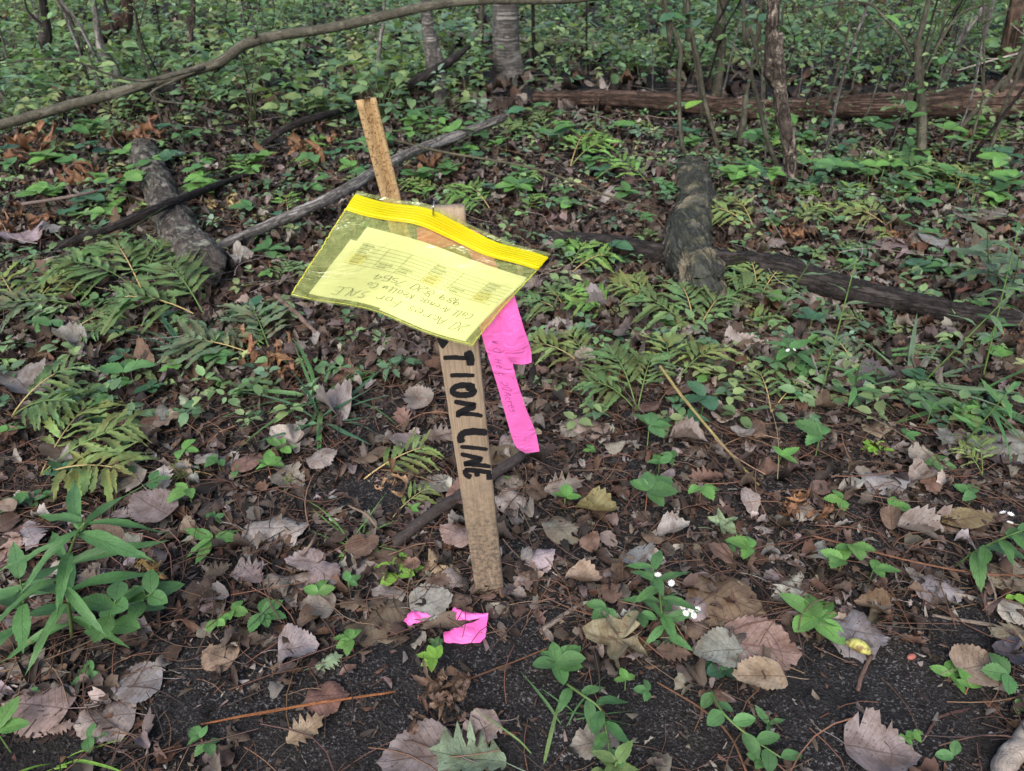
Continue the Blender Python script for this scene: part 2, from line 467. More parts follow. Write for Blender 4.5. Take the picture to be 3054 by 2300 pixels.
M_BARK_GREY = bark_mat('grey_bark', (.05, .045, .042), (.34, .325, .31), scale=80, su=6, sv=7)
M_BARK_DARK = bark_mat('wet_dark_wood', (.009, .0085, .009), (.06, .052, .05), scale=60, su=7, sv=7)
M_BARK_BROWN = bark_mat('rotten_brown_log', (.028, .02, .016), (.19, .128, .102), scale=22, su=9, sv=3, bumpd=.02)
M_BARK_LICHEN = bark_mat('lichen_bark', (.03, .027, .024), (.15, .132, .12), patch=(.25, .25, .21), scale=55, su=6, sv=8, bumpd=.014, pth=.505)
M_BARK_MOSS = bark_mat('mossy_bark', (.022, .024, .022), (.09, .093, .083), patch=(.33, .28, .20), scale=38, su=5, sv=6, moss=(.05, .06, .038), bumpd=.018, pth=.515, crack=.5)
M_BARK_OLIVE = bark_mat('olive_bark', (.035, .032, .024), (.13, .125, .098), scale=60, su=3, sv=14, bumpd=.003, crack=.35)
M_BARK_TREE = bark_mat('tree_bark', (.08, .076, .072), (.26, .25, .24), scale=30, su=3, sv=70, bumpd=.014, crack=.5)
M_BARK_PATCH = bark_mat('flaking_bark', (.025, .02, .017), (.13, .108, .095), patch=(.42, .36, .3), scale=60, su=5, sv=14, bumpd=.01)
M_TWIG = bark_mat('twig_bark', (.45, .42, .4), (1.0, .95, .9), scale=90, su=3, sv=20, bumpd=.002, obj=True, crack=.3)
n = NT('stem'); M_STEM = n.done(n.pbr(n.n('ObjectInfo').outputs['Color'], .55, .3))
n = NT('needle'); M_NEEDLE = n.done(n.pbr(n.n('Attribute', attribute_name='tint').outputs['Color'], .55, .3))

# soil: black humus with pale sand grains
n = NT('soil')
pos = n.n('NewGeometry').outputs['Position']
big = n.noise(pos, 7, 5, .6)
fine = n.noise(pos, 260, 3, .75)
med = n.noise(pos, 70, 6, .7)
c = n.ramp(med, [(.3, (.007, .0068, .0075)), (.55, (.017, .0163, .0175)), (.75, (.034, .032, .033))])
c = n.mix(n.math('MULTIPLY', n.ramp(big, [(.45, 0.0), (.65, 1.0)]), .5), c, (.024, .019, .0165))
gr = n.ramp(fine, [(.55, 0.0), (.63, 1.0)])
c = n.mix(n.math('MULTIPLY', gr, n.ramp(n.noise(pos, 12, 4, .6), [(.35, .05), (.65, .9)])), c, (.19, .183, .188))
vo = n.n('TexVoronoi'); vo.inputs['Scale'].default_value = 300; n.set(vo.inputs['Vector'], pos)
h = n.math('ADD', n.math('MULTIPLY', med, 1.2), n.math('ADD', n.math('MULTIPLY', fine, .35), n.math('MULTIPLY', vo.outputs['Distance'], -.4)))
M_SOIL = n.done(n.pbr(c, .85, .2, n.bump(h, 1.0, .006)))

n = NT('lath_wood')
tc = n.n('TexCoord').outputs['Object']
mp = n.n('Mapping'); n.set(mp.inputs[0], tc); mp.inputs['Scale'].default_value = (1, 1, .035)
g = n.noise(mp.outputs[0], 420, 5, .6, .6)
mp2 = n.n('Mapping'); n.set(mp2.inputs[0], tc); mp2.inputs['Scale'].default_value = (.05, 1, 1)
saw = n.noise(mp2.outputs[0], 700, 2, .5)
st = n.noise(tc, 38, 4, .6)
sp = n.noise(tc, 330, 2, .6)
c = n.ramp(g, [(.3, (.20, .15, .105)), (.5, (.29, .225, .16)), (.7, (.37, .295, .22))])
c = n.mix(n.math('MULTIPLY', n.ramp(saw, [(.35, 0.0), (.65, 1.0)]), .18), c, (.2, .15, .1))
c = n.mix(n.math('MULTIPLY', n.ramp(st, [(.5, 0.0), (.72, 1.0)]), .55), c, (.22, .18, .145))
c = n.mix(n.math('MULTIPLY', n.ramp(sp, [(.67, 0.0), (.72, 1.0)]), .8), c, (.09, .07, .055))
sx = n.n('SeparateXYZ'); n.set(sx.inputs[0], tc)
dz = n.ramp(n.math('ADD', n.math('MULTIPLY', sx.outputs[2], 2.2), n.math('MULTIPLY', n.noise(tc, 55, 5, .7), -.5)), [(.0, .85), (.32, .0)])
c = n.mix(n.math('MULTIPLY', dz, n.ramp(n.noise(tc, 140, 4, .7), [(.42, .15), (.58, 1.0)])), c, (.085, .07, .058))
M_LATH = n.done(n.pbr(c, .75, .2, n.bump(n.math('ADD', g, n.math('MULTIPLY', saw, .4)), .6, .0012)))

n = NT('marker_ink'); M_INK = n.done(n.pbr((.012, .012, .014), .45, .35))
n = NT('pen_ink'); M_PEN = n.done(n.pbr((.03, .05, .075), .5, .2))
n = NT('faint_pen_ink'); M_PEN2 = n.done(n.pbr((.22, .03, .16), .5, .2))
n = NT('table_print'); M_PRINT = n.done(n.pbr((.30, .32, .26), .6, .1))
n = NT('highlighter'); M_HILITE = n.done(n.pbr((.95, .86, .50), .6, .1))
n = NT('paper')
M_PAPER = n.done(n.pbr((.93, .94, .88), .7, .1, n.bump(n.noise(n.n('NewGeometry').outputs['Position'], 60, 3), .25, .002)))

def film(name, tcol, dcol, clear, gloss_r=.18, bumps=.5, scale=55, coat=.07):
    n = NT(name)
    pos = n.n('NewGeometry').outputs['Position']
    nz = n.noise(pos, scale, 4, .55, 1.6)
    nor = n.bump(n.math('ABSOLUTE', n.math('SUBTRACT', nz, .5)), bumps, .012)
    t = n.n('BsdfTransparent'); t.inputs[0].default_value = (*tcol, 1)
    d = n.n('BsdfDiffuse'); d.inputs[0].default_value = (*dcol, 1); n.set(d.inputs['Normal'], nor)
    l = n.n('BsdfTranslucent'); l.inputs[0].default_value = (*dcol, 1)
    g = n.n('BsdfGlossy'); g.inputs['Roughness'].default_value = gloss_r; n.set(g.inputs['Normal'], nor)
    def mx(f, a, b):
        k = n.n('MixShader'); n.set(k.inputs[0], f); n.t.links.new(a, k.inputs[1]); n.t.links.new(b, k.inputs[2]); return k.outputs[0]
    s = mx(.42, d.outputs[0], l.outputs[0])
    s = mx(clear, s, t.outputs[0])
    s = mx(coat, s, g.outputs[0])
    return n.done(s)

M_FILM_BACK = film('yellow_back_film', (1.0, 1.0, .72), (.84, 1.0, .42), .89)
M_FILM = film('yellow_film', (1.0, 1.0, .72), (.86, 1.0, .42), .71, gloss_r=.10, bumps=.9, scale=24, coat=.09)
M_ZIP = film('yellow_zip_film', (1.0, .96, .12), (1.0, .93, .02), .16, bumps=.1)
M_RIDGE = film('yellow_zip_ridge', (1.0, .95, .06), (1.0, .90, .01), .15, bumps=.05)
M_SEAM = film('yellow_seam', (.98, .95, .3), (.92, .90, .16), .25)

n = NT('pink_tape')
pos = n.n('NewGeometry').outputs['Position']
nor = n.bump(n.math('ABSOLUTE', n.math('SUBTRACT', n.noise(pos, 45, 3, .5, 1.0), .5)), .8, .006)
dirt = n.ramp(n.noise(pos, 420, 2, .6), [(.66, 0.0), (.72, .6)])
a = n.pbr(n.mix(dirt, (.97, .17, .56), (.35, .10, .2)), .34, .35, nor)
tr = n.n('BsdfTranslucent'); tr.inputs[0].default_value = (1.0, .32, .70, 1)
k = n.n('MixShader'); k.inputs[0].default_value = .32
n.t.links.new(a, k.inputs[1]); n.t.links.new(tr.outputs[0], k.inputs[2])
M_PINK = n.done(k.outputs[0])

n = NT('rusty_steel')
pos = n.n('TexCoord').outputs['Object']
c = n.ramp(n.noise(pos, 60, 5, .7), [(.35, (.28, .19, .095)), (.55, (.38, .27, .14)), (.75, (.30, .175, .08))])
c = n.mix(n.ramp(n.noise(pos, 240, 3, .6), [(.53, 0.0), (.60, .85)]), c, (.11, .05, .022))
M_RUST = n.done(n.pbr(c, .8, .2, n.bump(n.noise(pos, 300, 3), .5, .001)))
n = NT('staple_metal'); M_STAPLE = n.done(n.pbr((.55, .55, .54), .3, .5, Metallic=1.0))
n = NT('petal_white'); M_PETAL = n.done(n.pbr((.85, .86, .88), .6, .2))
n = NT('flower_centre'); M_DISC = n.done(n.pbr((.55, .42, .12), .7, .2))
n = NT('pod')
pos = n.n('NewGeometry').outputs['Position']
M_POD = n.done(n.pbr(n.mix(n.ramp(n.noise(pos, 110, 4, .6), [(.45, 0.0), (.6, 1.0)]), (.40, .40, .12), (.15, .10, .04)), .55, .3))
n = NT('berry'); M_BERRY = n.done(n.pbr((.26, .09, .07), .6, .3))

# ------------------------------------------------------------------ ground: one sheet out to the distance
def graded(lo, hi, fine_lo, fine_hi, step, grow):
    a = list(np.arange(fine_lo, fine_hi, step)); s = step
    while a[-1] < hi: s *= grow; a.append(a[-1] + s)
    s = step
    while a[0] > lo: s *= grow; a.insert(0, a[0] - s)
    return np.array(a)
gx = graded(-60, 60, -1.0, 1.0, .0085, 1.09)
gy = graded(-30, 90, .38, 1.7, .0085, 1.06)
X, Y = np.meshgrid(gx, gy)
Z = gh(X, Y)
for k, (fr, am) in enumerate([(38, .0022), (77, .0014), (150, .0010)]):
    a1, a2 = 1.1 + k, 2.3 + 2 * k
    Z = Z + am * np.sin(fr * (X * math.cos(a1) + Y * math.sin(a1)) + 3 * np.sin(fr * .31 * Y)) * np.cos(fr * (X * math.sin(a2) - Y * math.cos(a2)) + 2 * np.sin(fr * .27 * X))
Z = Z + rng.normal(0, .0007, Z.shape) * (np.abs(X) < 1.2) * (Y < 2)
idx = np.arange(X.size).reshape(X.shape)
Q = np.stack([idx[:-1, :-1], idx[:-1, 1:], idx[1:, 1:], idx[1:, :-1]], -1).reshape(-1, 4)
ground = link('ground', mk_mesh('ground', np.stack([X, Y, Z], -1), Q), M_SOIL)
tag(ground, 'dark bare woodland soil under leaves and plants', None, kind='structure')

# ------------------------------------------------------------------ where the soil lies bare, and where green grows (photo points)
BARE = [(1180, 2160, 330, 140), (1900, 2150, 380, 150), (2620, 2100, 380, 150), (820, 2130, 180, 90), (1620, 2080, 260, 100), (2800, 2250, 240, 90), (1250, 2080, 420, 150), (1500, 2020, 260, 90), (1130, 1490, 150, 60), (2560, 2020, 330, 120), (2750, 2120, 260, 160), (1700, 2230, 300, 130),
        (2050, 2190, 260, 130), (1650, 1630, 130, 38), (960, 2250, 300, 110), (2900, 1880, 140, 70), (620, 1960, 200, 45), (1330, 1950, 300, 70),
        (1600, 2000, 150, 110), (150, 2260, 180, 80), (1560, 1880, 80, 50), (560, 2130, 160, 120), (2500, 2200, 260, 120)]
def bare(px, py):
    b = np.zeros_like(px)
    for x, y, a, c in BARE:
        b = np.maximum(b, np.clip(1.45 - ((px - x) / a) ** 2 - ((py - y) / c) ** 2, 0, 1))
    return b

def field(n, ylo, yhi, power=1.0):
    """random ground points inside the view (and a margin round it) between two distances"""
    u = rng.uniform(0, 1, n)
    y = ylo + (yhi - ylo) * u ** power
    half = .35 + .80 * y
    x = rng.uniform(-1, 1, n) * half
    return x, y

def palette(n, cols, p, jit=.22):
    c = np.array(cols)[rng.choice(len(cols), n, p=np.array(p) / sum(p))]
    return np.clip(c * rng.lognormal(0, jit, (n, 1)) * rng.lognormal(0, .05, (n, 3)), .003, .9)

DEADCOL = [(.088, .064, .052), (.135, .116, .105), (.058, .041, .033), (.20, .178, .165), (.10, .058, .04), (.03, .025, .023), (.30, .28, .265)]
DEADP = [.26, .20, .23, .10, .12, .17, .04]

def scatter(name, label, cat, tpls, n, ylo, yhi, size, tilt, lift, cols, p, mat, power=1.0, barek=1.0, flat=1.0, keep=None):
    x, y = field(n, ylo, yhi, power)
    z = gh(x, y)
    px, py = pix(np.stack([x, y, z], -1))
    ok = rng.uniform(0, 1, n) > bare(px, py) * barek
    if keep is not None: ok &= rng.uniform(0, 1, n) < keep(px, py, x, y)
    x, y, z, px, py = x[ok], y[ok], z[ok], px[ok], py[ok]
    m = len(x)
    pick = rng.integers(0, len(tpls), m)
    s = Soup()
    for k, t in enumerate(tpls):
        w = pick == k; c = int(w.sum())
        if not c: continue
        sz = rng.uniform(size[0], size[1], c) * (1 if len(size) < 3 else (1 + size[2] * y[w]))
        R = rots(rng.uniform(0, 6.283, c), rng.normal(0, tilt, c), rng.normal(0, tilt, c)) * sz[:, None, None]
        P = np.stack([x[w], y[w], z[w] + lift[0] + rng.uniform(0, 1, c) ** 2 * lift[1]], -1)
        s.scatter(t, R, P, palette(c, cols, p))
    return tag(link(name, s.mesh(name), mat), label, cat, kind='stuff')

scatter('leaf_crumbs', 'crumbled brown leaf scraps strewn over the soil', 'leaf litter', FRAG, 42000, .40, 2.6, (.006, .022), .35, (.002, .005), DEADCOL, DEADP, M_LIT, 1.1, .86)
scatter('soil_crumbs', 'tiny crumbs of dark soil and grit', 'soil', FRAG, 26000, .38, 1.5, (.0018, .0055), .6, (.001, .002), [(.02, .018, .018), (.05, .042, .036), (.10, .095, .095)], [.7, .24, .06], M_LIT, 1.0, 0.0)
scatter('leaf_litter', 'deep carpet of small curled dead leaves', 'leaf litter', LITN + LIT + LITN, 9500, .42, 1.5, (.012, .032), .22, (.002, .010), DEADCOL, DEADP, M_LIT, .8, 1.0)
scatter('leaf_litter', 'deep carpet of dead leaves running back beneath the plants', 'leaf litter', LITN + LIT + LITN, 36000, 1.2, 3.6, (.016, .044), .28, (.003, .016), DEADCOL, DEADP, M_LIT, 1.2, 0)
scatter('leaf_litter', 'dead leaves far back among the ground plants', 'leaf litter', LIT, 8000, 3.3, 12, (.05, .09), .3, (.004, .02), DEADCOL, DEADP, M_LIT, 1.2, 0)
scatter('pine_needles', 'loose reddish brown pine needles over leaves and soil', 'needles', NEEDLE, 6500, .40, 2.2, (.035, .11), .08, (.005, .016), [(.125, .065, .042), (.085, .05, .04), (.19, .115, .075), (.05, .036, .032)], [.4, .3, .15, .15], M_NEEDLE, 1.0, .93)
scatter('dry_stems', 'thin dry brown and straw-coloured stems lying over the litter', 'dry stems', STRAW, 200, .9, 3.6, (.12, .30), .10, (.008, .03), [(.17, .085, .055), (.25, .18, .12), (.10, .07, .06)], [.45, .3, .25], M_NEEDLE, 1.0, .9)
scatter('twig_litter', 'small grey dead twigs strewn among the litter', 'twigs', STRAW, 600, 1.2, 5, (.10, .30), .16, (.01, .06), [(.15, .13, .12), (.24, .21, .2), (.07, .06, .055)], [.4, .35, .25], M_NEEDLE, 1.0, .9)

# low green cover that fills the far half of the view
COVERCOL = [(.155, .27, .135), (.21, .335, .155), (.125, .235, .135), (.26, .36, .165), (.30, .36, .17), (.185, .30, .21)]
COVERP = [.28, .26, .18, .16, .05, .07]
COVER_T = [leaf_tpl(ovate(.33, .42, .8, .25), 6, 1, teeth=.08, cup=c, bend=b, wave=.02, seed=400 + i) for i, (c, b) in enumerate([(.3, .15), (.4, .25), (.2, .1)])]
def cover(name, label, n, ylo, yhi, power, leaf, hmax, per, keep):
    x, y = field(n, ylo, yhi, power)
    z = gh(x, y); px, py = pix(np.stack([x, y, z], -1))
    ok = rng.uniform(0, 1, n) < keep(px, py, x, y)
    x, y, z = x[ok], y[ok], z[ok]; m = len(x)
    s = Soup()
    col = palette(m, COVERCOL, COVERP, .2)
    H = rng.uniform(.25, 1, m) * hmax * (.6 + .4 * np.clip(y / 5, 0, 1.4))
    az0 = rng.uniform(0, 6.28, m)
    for k in range(per):
        az = az0 + k * 2.399 + rng.normal(0, .25, m)
        sz = rng.uniform(leaf[0], leaf[1], m)
        R = rots(az, rng.normal(.12, .25, m), rng.normal(0, .25, m)) * sz[:, None, None]
        hk = H * (1 - .17 * (k // 3)) 
        P = np.stack([x, y, z + hk], -1) + R[:, :, 1] * .22
        s.scatter(COVER_T[k % 3], R, P, col * rng.lognormal(0, .12, (m, 1)))
    return tag(link(name, s.mesh(name), M_COVER), label, 'ground cover', kind='stuff')
def keep_far(px, py, x, y):
    k = np.clip((500 - py) / 200, 0, 1)
    k = np.where((px > 1600) & (py > 285) & (py < 420), k * .05, k)
    k = np.where((np.abs(px - 1515) < 75) & (py > 215), 0, k)
    return k
cover('ground_cover', 'mass of low green woodland plants in the distance', 10000, 2.7, 12.5, .9, (.022, .046), .27, 6, keep_far)
def keep_mid(px, py, x, y):
    d = np.where((py < 1150) & (py > 330), .30, 0.0)
    d = np.where((px > 1650) & (py > 600) & (py < 1350), .42, d)
    d = np.where((px < 950) & (py > 650) & (py < 1450), .30, d)
    d = np.where(np.hypot((px - 2070) / 110, (py - 720) / 260) < 1, 0, d)
    d = np.where((px > 1950) & (px < 2950) & (py > 430) & (py < 640), .8, d)
    d = np.where((px < 900) & (py > 300) & (py < 520), .35, d)
    d = np.where((px > 1350) & (px < 1950) & (py > 330) & (py < 500), .4, d)
    return d
cover('ground_cover', 'scattered low green leaves among the litter in mid distance', 4200, 1.05, 3.6, 1.1, (.012, .030), .07, 5, keep_mid)

# ------------------------------------------------------------------ the lath stake
LW, LT = .038, .0085
SB = gnd(1461, 1768)
zb = depth_of(SB)
SM = at_depth(1362, 990, zb * .69)
AX = (SM - SB) / np.linalg.norm(SM - SB)                      # along the stake
UX = np.array([1.0, 0, 0]); UX = UX - AX * UX.dot(AX); UX /= np.linalg.norm(UX)
NX = np.cross(UX, AX)                                         # faces the camera
if NX.dot(EYE - SM) < 0: NX = -NX

def on_face(px, py, off=0.0):
    d = ray(px, py)
    t = (SB + NX * off - EYE).dot(NX) / d.dot(NX)
    return EYE + d * t
def fc(P):                                                    # point -> (u, v, n) on the stake
    q = np.asarray(P) - SB
    return np.array([q.dot(UX), q.dot(AX), q.dot(NX)])
def cf(u, v, n): return SB + UX * u + AX * v + NX * n

TOPV = fc(on_face(1383, 622))[1]
RIGHT = fc(on_face(1383, 640))[0]
ucen = lambda v: 0.0
stake = empty('wooden_stake', SB, 'weathered wooden lath stake lettered in black marker, leaning in the soil', 'stake')
SMAT = Matrix((( *UX, 0), (*NX, 0), (*AX, 0), (0, 0, 0, 1))).transposed()
SMAT.translation = Vector(SB)
stake.matrix_world = SMAT
# local: x = across, y = towards the viewer, z = along
zz = np.linspace(-.09, TOPV, 60)
prof = [(-LW / 2 + .0012, 0), (-LW / 4, .0002), (0, 0), (LW / 4, .0002), (LW / 2 - .0012, 0), (LW / 2, -.0012), (LW / 2, -LT + .001), (LW / 2 - .001, -LT), (-LW / 2 + .001, -LT), (-LW / 2, -LT + .001), (-LW / 2, -.0012)]
k = len(prof); V = []
for i, z in enumerate(zz):
    for x, y in prof: V.append((x + rng.normal(0, .00018), y + rng.normal(0, .00012), z + (rng.normal(0, .0007) if i == len(zz) - 1 else 0)))
ids = np.arange(len(V)).reshape(len(zz), k)
Q = np.stack([ids[:-1], np.roll(ids, -1, 1)[:-1], np.roll(ids, -1, 1)[1:], ids[1:]], -1).reshape(-1, 4)
V.append((0, -LT / 2, TOPV)); c = len(V) - 1
T = [[ids[-1][i], ids[-1][(i + 1) % k], c] for i in range(k)]
link('lath', mk_mesh('lath', V, Q, T, smooth=False), M_LATH, stake)

def ribbon(P2, w, jag=0.0, taper=.35, seed=0, n=None):
    """flat stroke through 2-D points; returns (left, right) edges"""
    r = np.random.default_rng(seed)
    P = spline(np.asarray(P2, float), n or max(6, 5 * len(P2)))
    t = np.gradient(P, axis=0); t /= np.linalg.norm(t, axis=1)[:, None] + 1e-9
    nn = np.stack([-t[:, 1], t[:, 0]], -1)
    s = np.linspace(0, 1, len(P))
    ww = w / 2 * np.clip(np.minimum(s, 1 - s) * 10 + taper, taper, 1)
    return P + nn * (ww + r.normal(0, jag * w, len(P)))[:, None], P - nn * (ww + r.normal(0, jag * w, len(P)))[:, None]

def stroke_mesh(name, strokes, tomap, jag=0.0, taper=.35):
    """strokes: list of (points, width) in a 2-D layout; tomap turns layout points into 3-D"""
    V, Q, n = [], [], 0
    for i, (P, w) in enumerate(strokes):
        a, b = ribbon(P, w, jag, taper, i)
        for p, q in zip(a, b): V.append(tomap(*p)); V.append(tomap(*q))
        m = len(a)
        Q += [[n + 2 * j, n + 2 * j + 1, n + 2 * j + 3, n + 2 * j + 2] for j in range(m - 1)]
        n += 2 * m
    return mk_mesh(name, V, Q, smooth=False)

SINV = SMAT.inverted()
def face_local(off):
    def f(x, y):                                              # layout = enlarged photo crop
        return SINV @ Vector(on_face(1150 + .30015 * x, 950 + .30015 * y, off))
    return f
LETTERS = [
    [([(562, 60), (556, 150), (558, 215), (580, 250), (600, 268)], 78), ([(840, 120), (850, 180), (838, 212)], 50)],
    [([(808, 325), (838, 390), (842, 470)], 74), ([(572, 392), (690, 388), (832, 396)], 40)],
    [([(640, 566), (760, 564), (884, 568)], 37)],
    [([(888, 670), (770, 664), (695, 680), (664, 716), (690, 750), (770, 763), (850, 752), (878, 724), (850, 697), (795, 697)], 52)],
    [([(682, 825), (790, 846), (900, 858)], 42), ([(892, 862), (800, 908), (725, 945), (698, 946)], 60), ([(722, 948), (850, 950), (965, 968)], 36)],
    [([(1012, 1136), (880, 1124), (775, 1138), (745, 1180), (752, 1238)], 60)],
    [([(740, 1274), (880, 1286), (1014, 1302)], 34)],
    [([(745, 1346), (860, 1374), (966, 1394)], 38), ([(955, 1398), (860, 1430), (775, 1448)], 48), ([(790, 1448), (920, 1456), (1046, 1472)], 38)],
    [([(782, 1505), (900, 1512), (1050, 1532)], 42), ([(792, 1500), (800, 1548), (850, 1580)], 48), ([(905, 1518), (912, 1572)], 46), ([(1030, 1540), (1030, 1604)], 54)],
]
for i, st in enumerate(LETTERS):
    # second strokes of a letter lie a hair above the first
    lets = stroke_mesh('letter', [(p_, w_ * 1.16) for p_, w_ in st], face_local(.00045 + .00002 * i), .035, .6)
    link('letter', lets, M_INK, stake)

# ------------------------------------------------------------------ rusty angle post behind
PB = gnd(1258, 940); PT = at_depth(1093, 296, 1.40)
pa = (PT - PB) / np.linalg.norm(PT - PB); plen = np.linalg.norm(PT - PB)
pu = np.array([1., 0, 0]); pu -= pa * pu.dot(pa); pu /= np.linalg.norm(pu); pn = np.cross(pa, pu)
if pn.dot(EYE - PT) < 0: pn = -pn
zz = np.linspace(-.12, plen, 40)
prof = [(-.021, .001), (-.019, .0035), (-.0085, .0005), (-.003, -.009), (.0, -.011), (.003, -.009), (.0085, .0035), (.017, .005), (.019, .0015), (.013, -.007), (.004, -.013), (0, -.014), (-.004, -.013), (-.013, -.008)]
k = len(prof)
V = [(x, y, z + (rng.normal(0, .0012) if i == len(zz) - 1 else 0)) for i, z in enumerate(zz) for x, y in prof]
ids = np.arange(len(V)).reshape(len(zz), k)
Q = np.stack([ids[:-1], np.roll(ids, -1, 1)[:-1], np.roll(ids, -1, 1)[1:], ids[1:]], -1).reshape(-1, 4)
V.append((0, -.006, plen)); c = len(V) - 1
T = [[ids[-1][i], ids[-1][(i + 1) % k], c] for i in range(k)]
post = link('metal_post', mk_mesh('metal_post', V, Q, T, smooth=False), M_RUST)
pm = Matrix(((*pu, 0), (*pn, 0), (*pa, 0), (0, 0, 0, 1))).transposed(); pm.translation = Vector(PB)
post.matrix_world = pm
tag(post, 'rust-speckled tan metal post with a groove, standing behind the yellow bag', 'post')

# ------------------------------------------------------------------ zip bag stapled to the stake, lying along its face
def bil(c, s, t):
    a = c[0] + (c[1] - c[0]) * s; b = c[3] + (c[2] - c[3]) * s
    return a + (b - a) * t
BAG = [fc(on_face(*p, .003)) for p in ((1067, 560), (1641, 738), (1409, 1017), (872, 868))]
bag = empty('zip_bag', cf(*BAG[0]), 'yellow plastic zip bag stapled slantwise to the top of the stake', 'plastic bag')
bag_o = cf(*BAG[0])
def bag_lift(s, t): return .002 * s + .0025 * math.sin(s * 9 + 1) * (.3 + t) + .012 * abs(s - .42) ** 1.5 + .003 * math.sin(4 * t + 2 * s)
def bag_pt(s, t, n):
    q = bil(BAG, s, t)
    # the zip edge rides up at the staple and sags beyond it
    k = math.exp(-((s - .37) / .13) ** 2) * .0066 - math.exp(-((s - .74) / .14) ** 2) * .0026
    v = q[1] + k * (1 - t) ** 2
    u = q[0]
    return cf(u, v, .003 + n + bag_lift(s, t)) - bag_o
def sheet(nf, s0, s1, t0, t1, ns, nt, jit=0.0, seed=0):
    r = np.random.default_rng(seed)
    V, UV = [], []
    for j in range(nt + 1):
        t = t0 + (t1 - t0) * j / nt
        for i in range(ns + 1):
            s = s0 + (s1 - s0) * i / ns
            e = jit * r.normal() if i in (0, ns) else 0
            V.append(bag_pt(s + e, t, nf(s, t))); UV.append((s, t))
    ids = np.arange(len(V)).reshape(nt + 1, ns + 1)
    Q = np.stack([ids[:-1, :-1], ids[1:, :-1], ids[1:, 1:], ids[:-1, 1:]], -1).reshape(-1, 4)
    return V, Q, UV
pil = lambda s, t: max(0, math.sin(math.pi * s)) ** .5 * max(0, math.sin(math.pi * min(1, max(0, t)))) ** .5
def wr(s, t): return .0007 * math.sin(11 * s + 9 * t) * math.sin(13 * t - 5 * s) + .0004 * math.sin(19 * (s - t * .9) + 1)
V, Q, UV = sheet(lambda s, t: .0034 + .0026 * pil(s, t) + wr(s, t) * .7, 0, 1, .145, 1, 46, 34, .0016, 1)
link('front_film', mk_mesh('front_film', V, Q, UV=UV), M_FILM, bag)
V, Q, UV = sheet(lambda s, t: -.0010 * pil(s, t) - .0006, 0, 1, .145, 1, 30, 20, .0016, 2)
link('back_film', mk_mesh('back_film', V, Q, UV=UV), M_FILM_BACK, bag)
V, Q, UV = sheet(lambda s, t: .0010 + .0008 * math.sin(20 * s), 0, 1, .022, .15, 46, 6, .001, 3)
link('zip_band', mk_mesh('zip_band', V, Q, UV=UV), M_ZIP, bag)
V, Q, UV = sheet(lambda s, t: .0004 + .0012 * math.sin(14 * s + 2), 0, 1, -.004, .022, 46, 2, .001, 4)
link('bag_lip', mk_mesh('bag_lip', V, Q, UV=UV), M_FILM, bag)
for t, r, in ((.036, .0002), (.054, .00018), (.072, .00022), (.090, .0002), (.108, .00022), (.132, .0011), (.147, .0008)):
    P = np.array([bag_pt(s, t, .0016 + .0006 * math.sin(20 * s)) for s in np.linspace(0, 1, 44)])
    link('zip_ridge', mk_mesh('zip_ridge', *tube(P, r, 6)[:3]), M_RIDGE, bag)
for s0, t0, t1, sd_ in ((0.0, .15, 1.0, 5), (1.0, .15, 1.0, 6)):
    r = np.random.default_rng(sd_)
    P = np.array([bag_pt(s0 + r.normal(0, .0016), t, .0008 + r.normal(0, .0002)) for t in np.linspace(t0, t1, 70)])
    link('side_seam', mk_mesh('side_seam', *tube(P, .00055, 5)[:3]), M_SEAM, bag)
P = np.array([bag_pt(s, 1.0, .0006) for s in np.linspace(0, 1, 40)])
link('bottom_fold', mk_mesh('bottom_fold', *tube(P, .0004, 5)[:3]), M_SEAM, bag)
sp0 = cf(*fc(on_face(1293, 612, .008))) - bag_o
sp1 = cf(*fc(on_face(1292, 640, .008))) - bag_o
dn = NX * .006
P = spline([sp0 - dn, sp0 + NX * .001, .5 * (sp0 + sp1) + NX * .0016, sp1 + NX * .001, sp1 - dn], 14)
link('staple', mk_mesh('staple', *tube(P, .0006, 6)[:3]), M_STAPLE, bag)

# ------------------------------------------------------------------ folded note inside the bag
NOTE = [fc(on_face(*p, .007)) for p in ((1097, 670), (1572, 820), (1388, 1008), (938, 880))]
note_o = cf(*NOTE[0])
note = empty('folded_note', note_o, 'pale paper note with a printed table and handwriting, upside down inside the yellow bag', 'note')
def bag_st(u, v):
    s, t = .5, .5
    for _ in range(8):
        q0 = bil(BAG, s, t); e = np.array([u - q0[0], v - q0[1]])
        J = np.array([(bil(BAG, s + .01, t) - q0)[:2], (bil(BAG, s, t + .01) - q0)[:2]]).T / .01
        d = np.linalg.solve(J, e); s += d[0]; t += d[1]
    return s, t
def note_pt(s, t, n):
    q = bil(NOTE, s, t)
    bs, bt = bag_st(q[0], q[1])
    return cf(q[0], q[1], .003 + bag_lift(bs, bt) + n + .0004) - note_o
def nsheet(c, n, name, mat, ns=48, nt=30):
    V = [note_pt(c[0] + (c[1] - c[0]) * i / ns, c[2] + (c[3] - c[2]) * j / nt, n) for j in range(nt + 1) for i in range(ns + 1)]
    ids = np.arange(len(V)).reshape(nt + 1, ns + 1)
    Q = np.stack([ids[:-1, :-1], ids[1:, :-1], ids[1:, 1:], ids[:-1, 1:]], -1).reshape(-1, 4)
    return link(name, mk_mesh(name, V, Q), mat, note)
front = nsheet((0, 1, 0, 1), .0008, 'front_sheet', M_PAPER)
nsheet((-.035, .6, .19, 1.0), .0003, 'back_sheet', M_PAPER)
nsheet((.42, 1.012, .05, 1.035), -.0001, 'back_sheet', M_PAPER)
def nmap(n): return lambda s, t: note_pt(s, t, n)
rows = [.185, .232, .279, .326, .373, .42, .475]
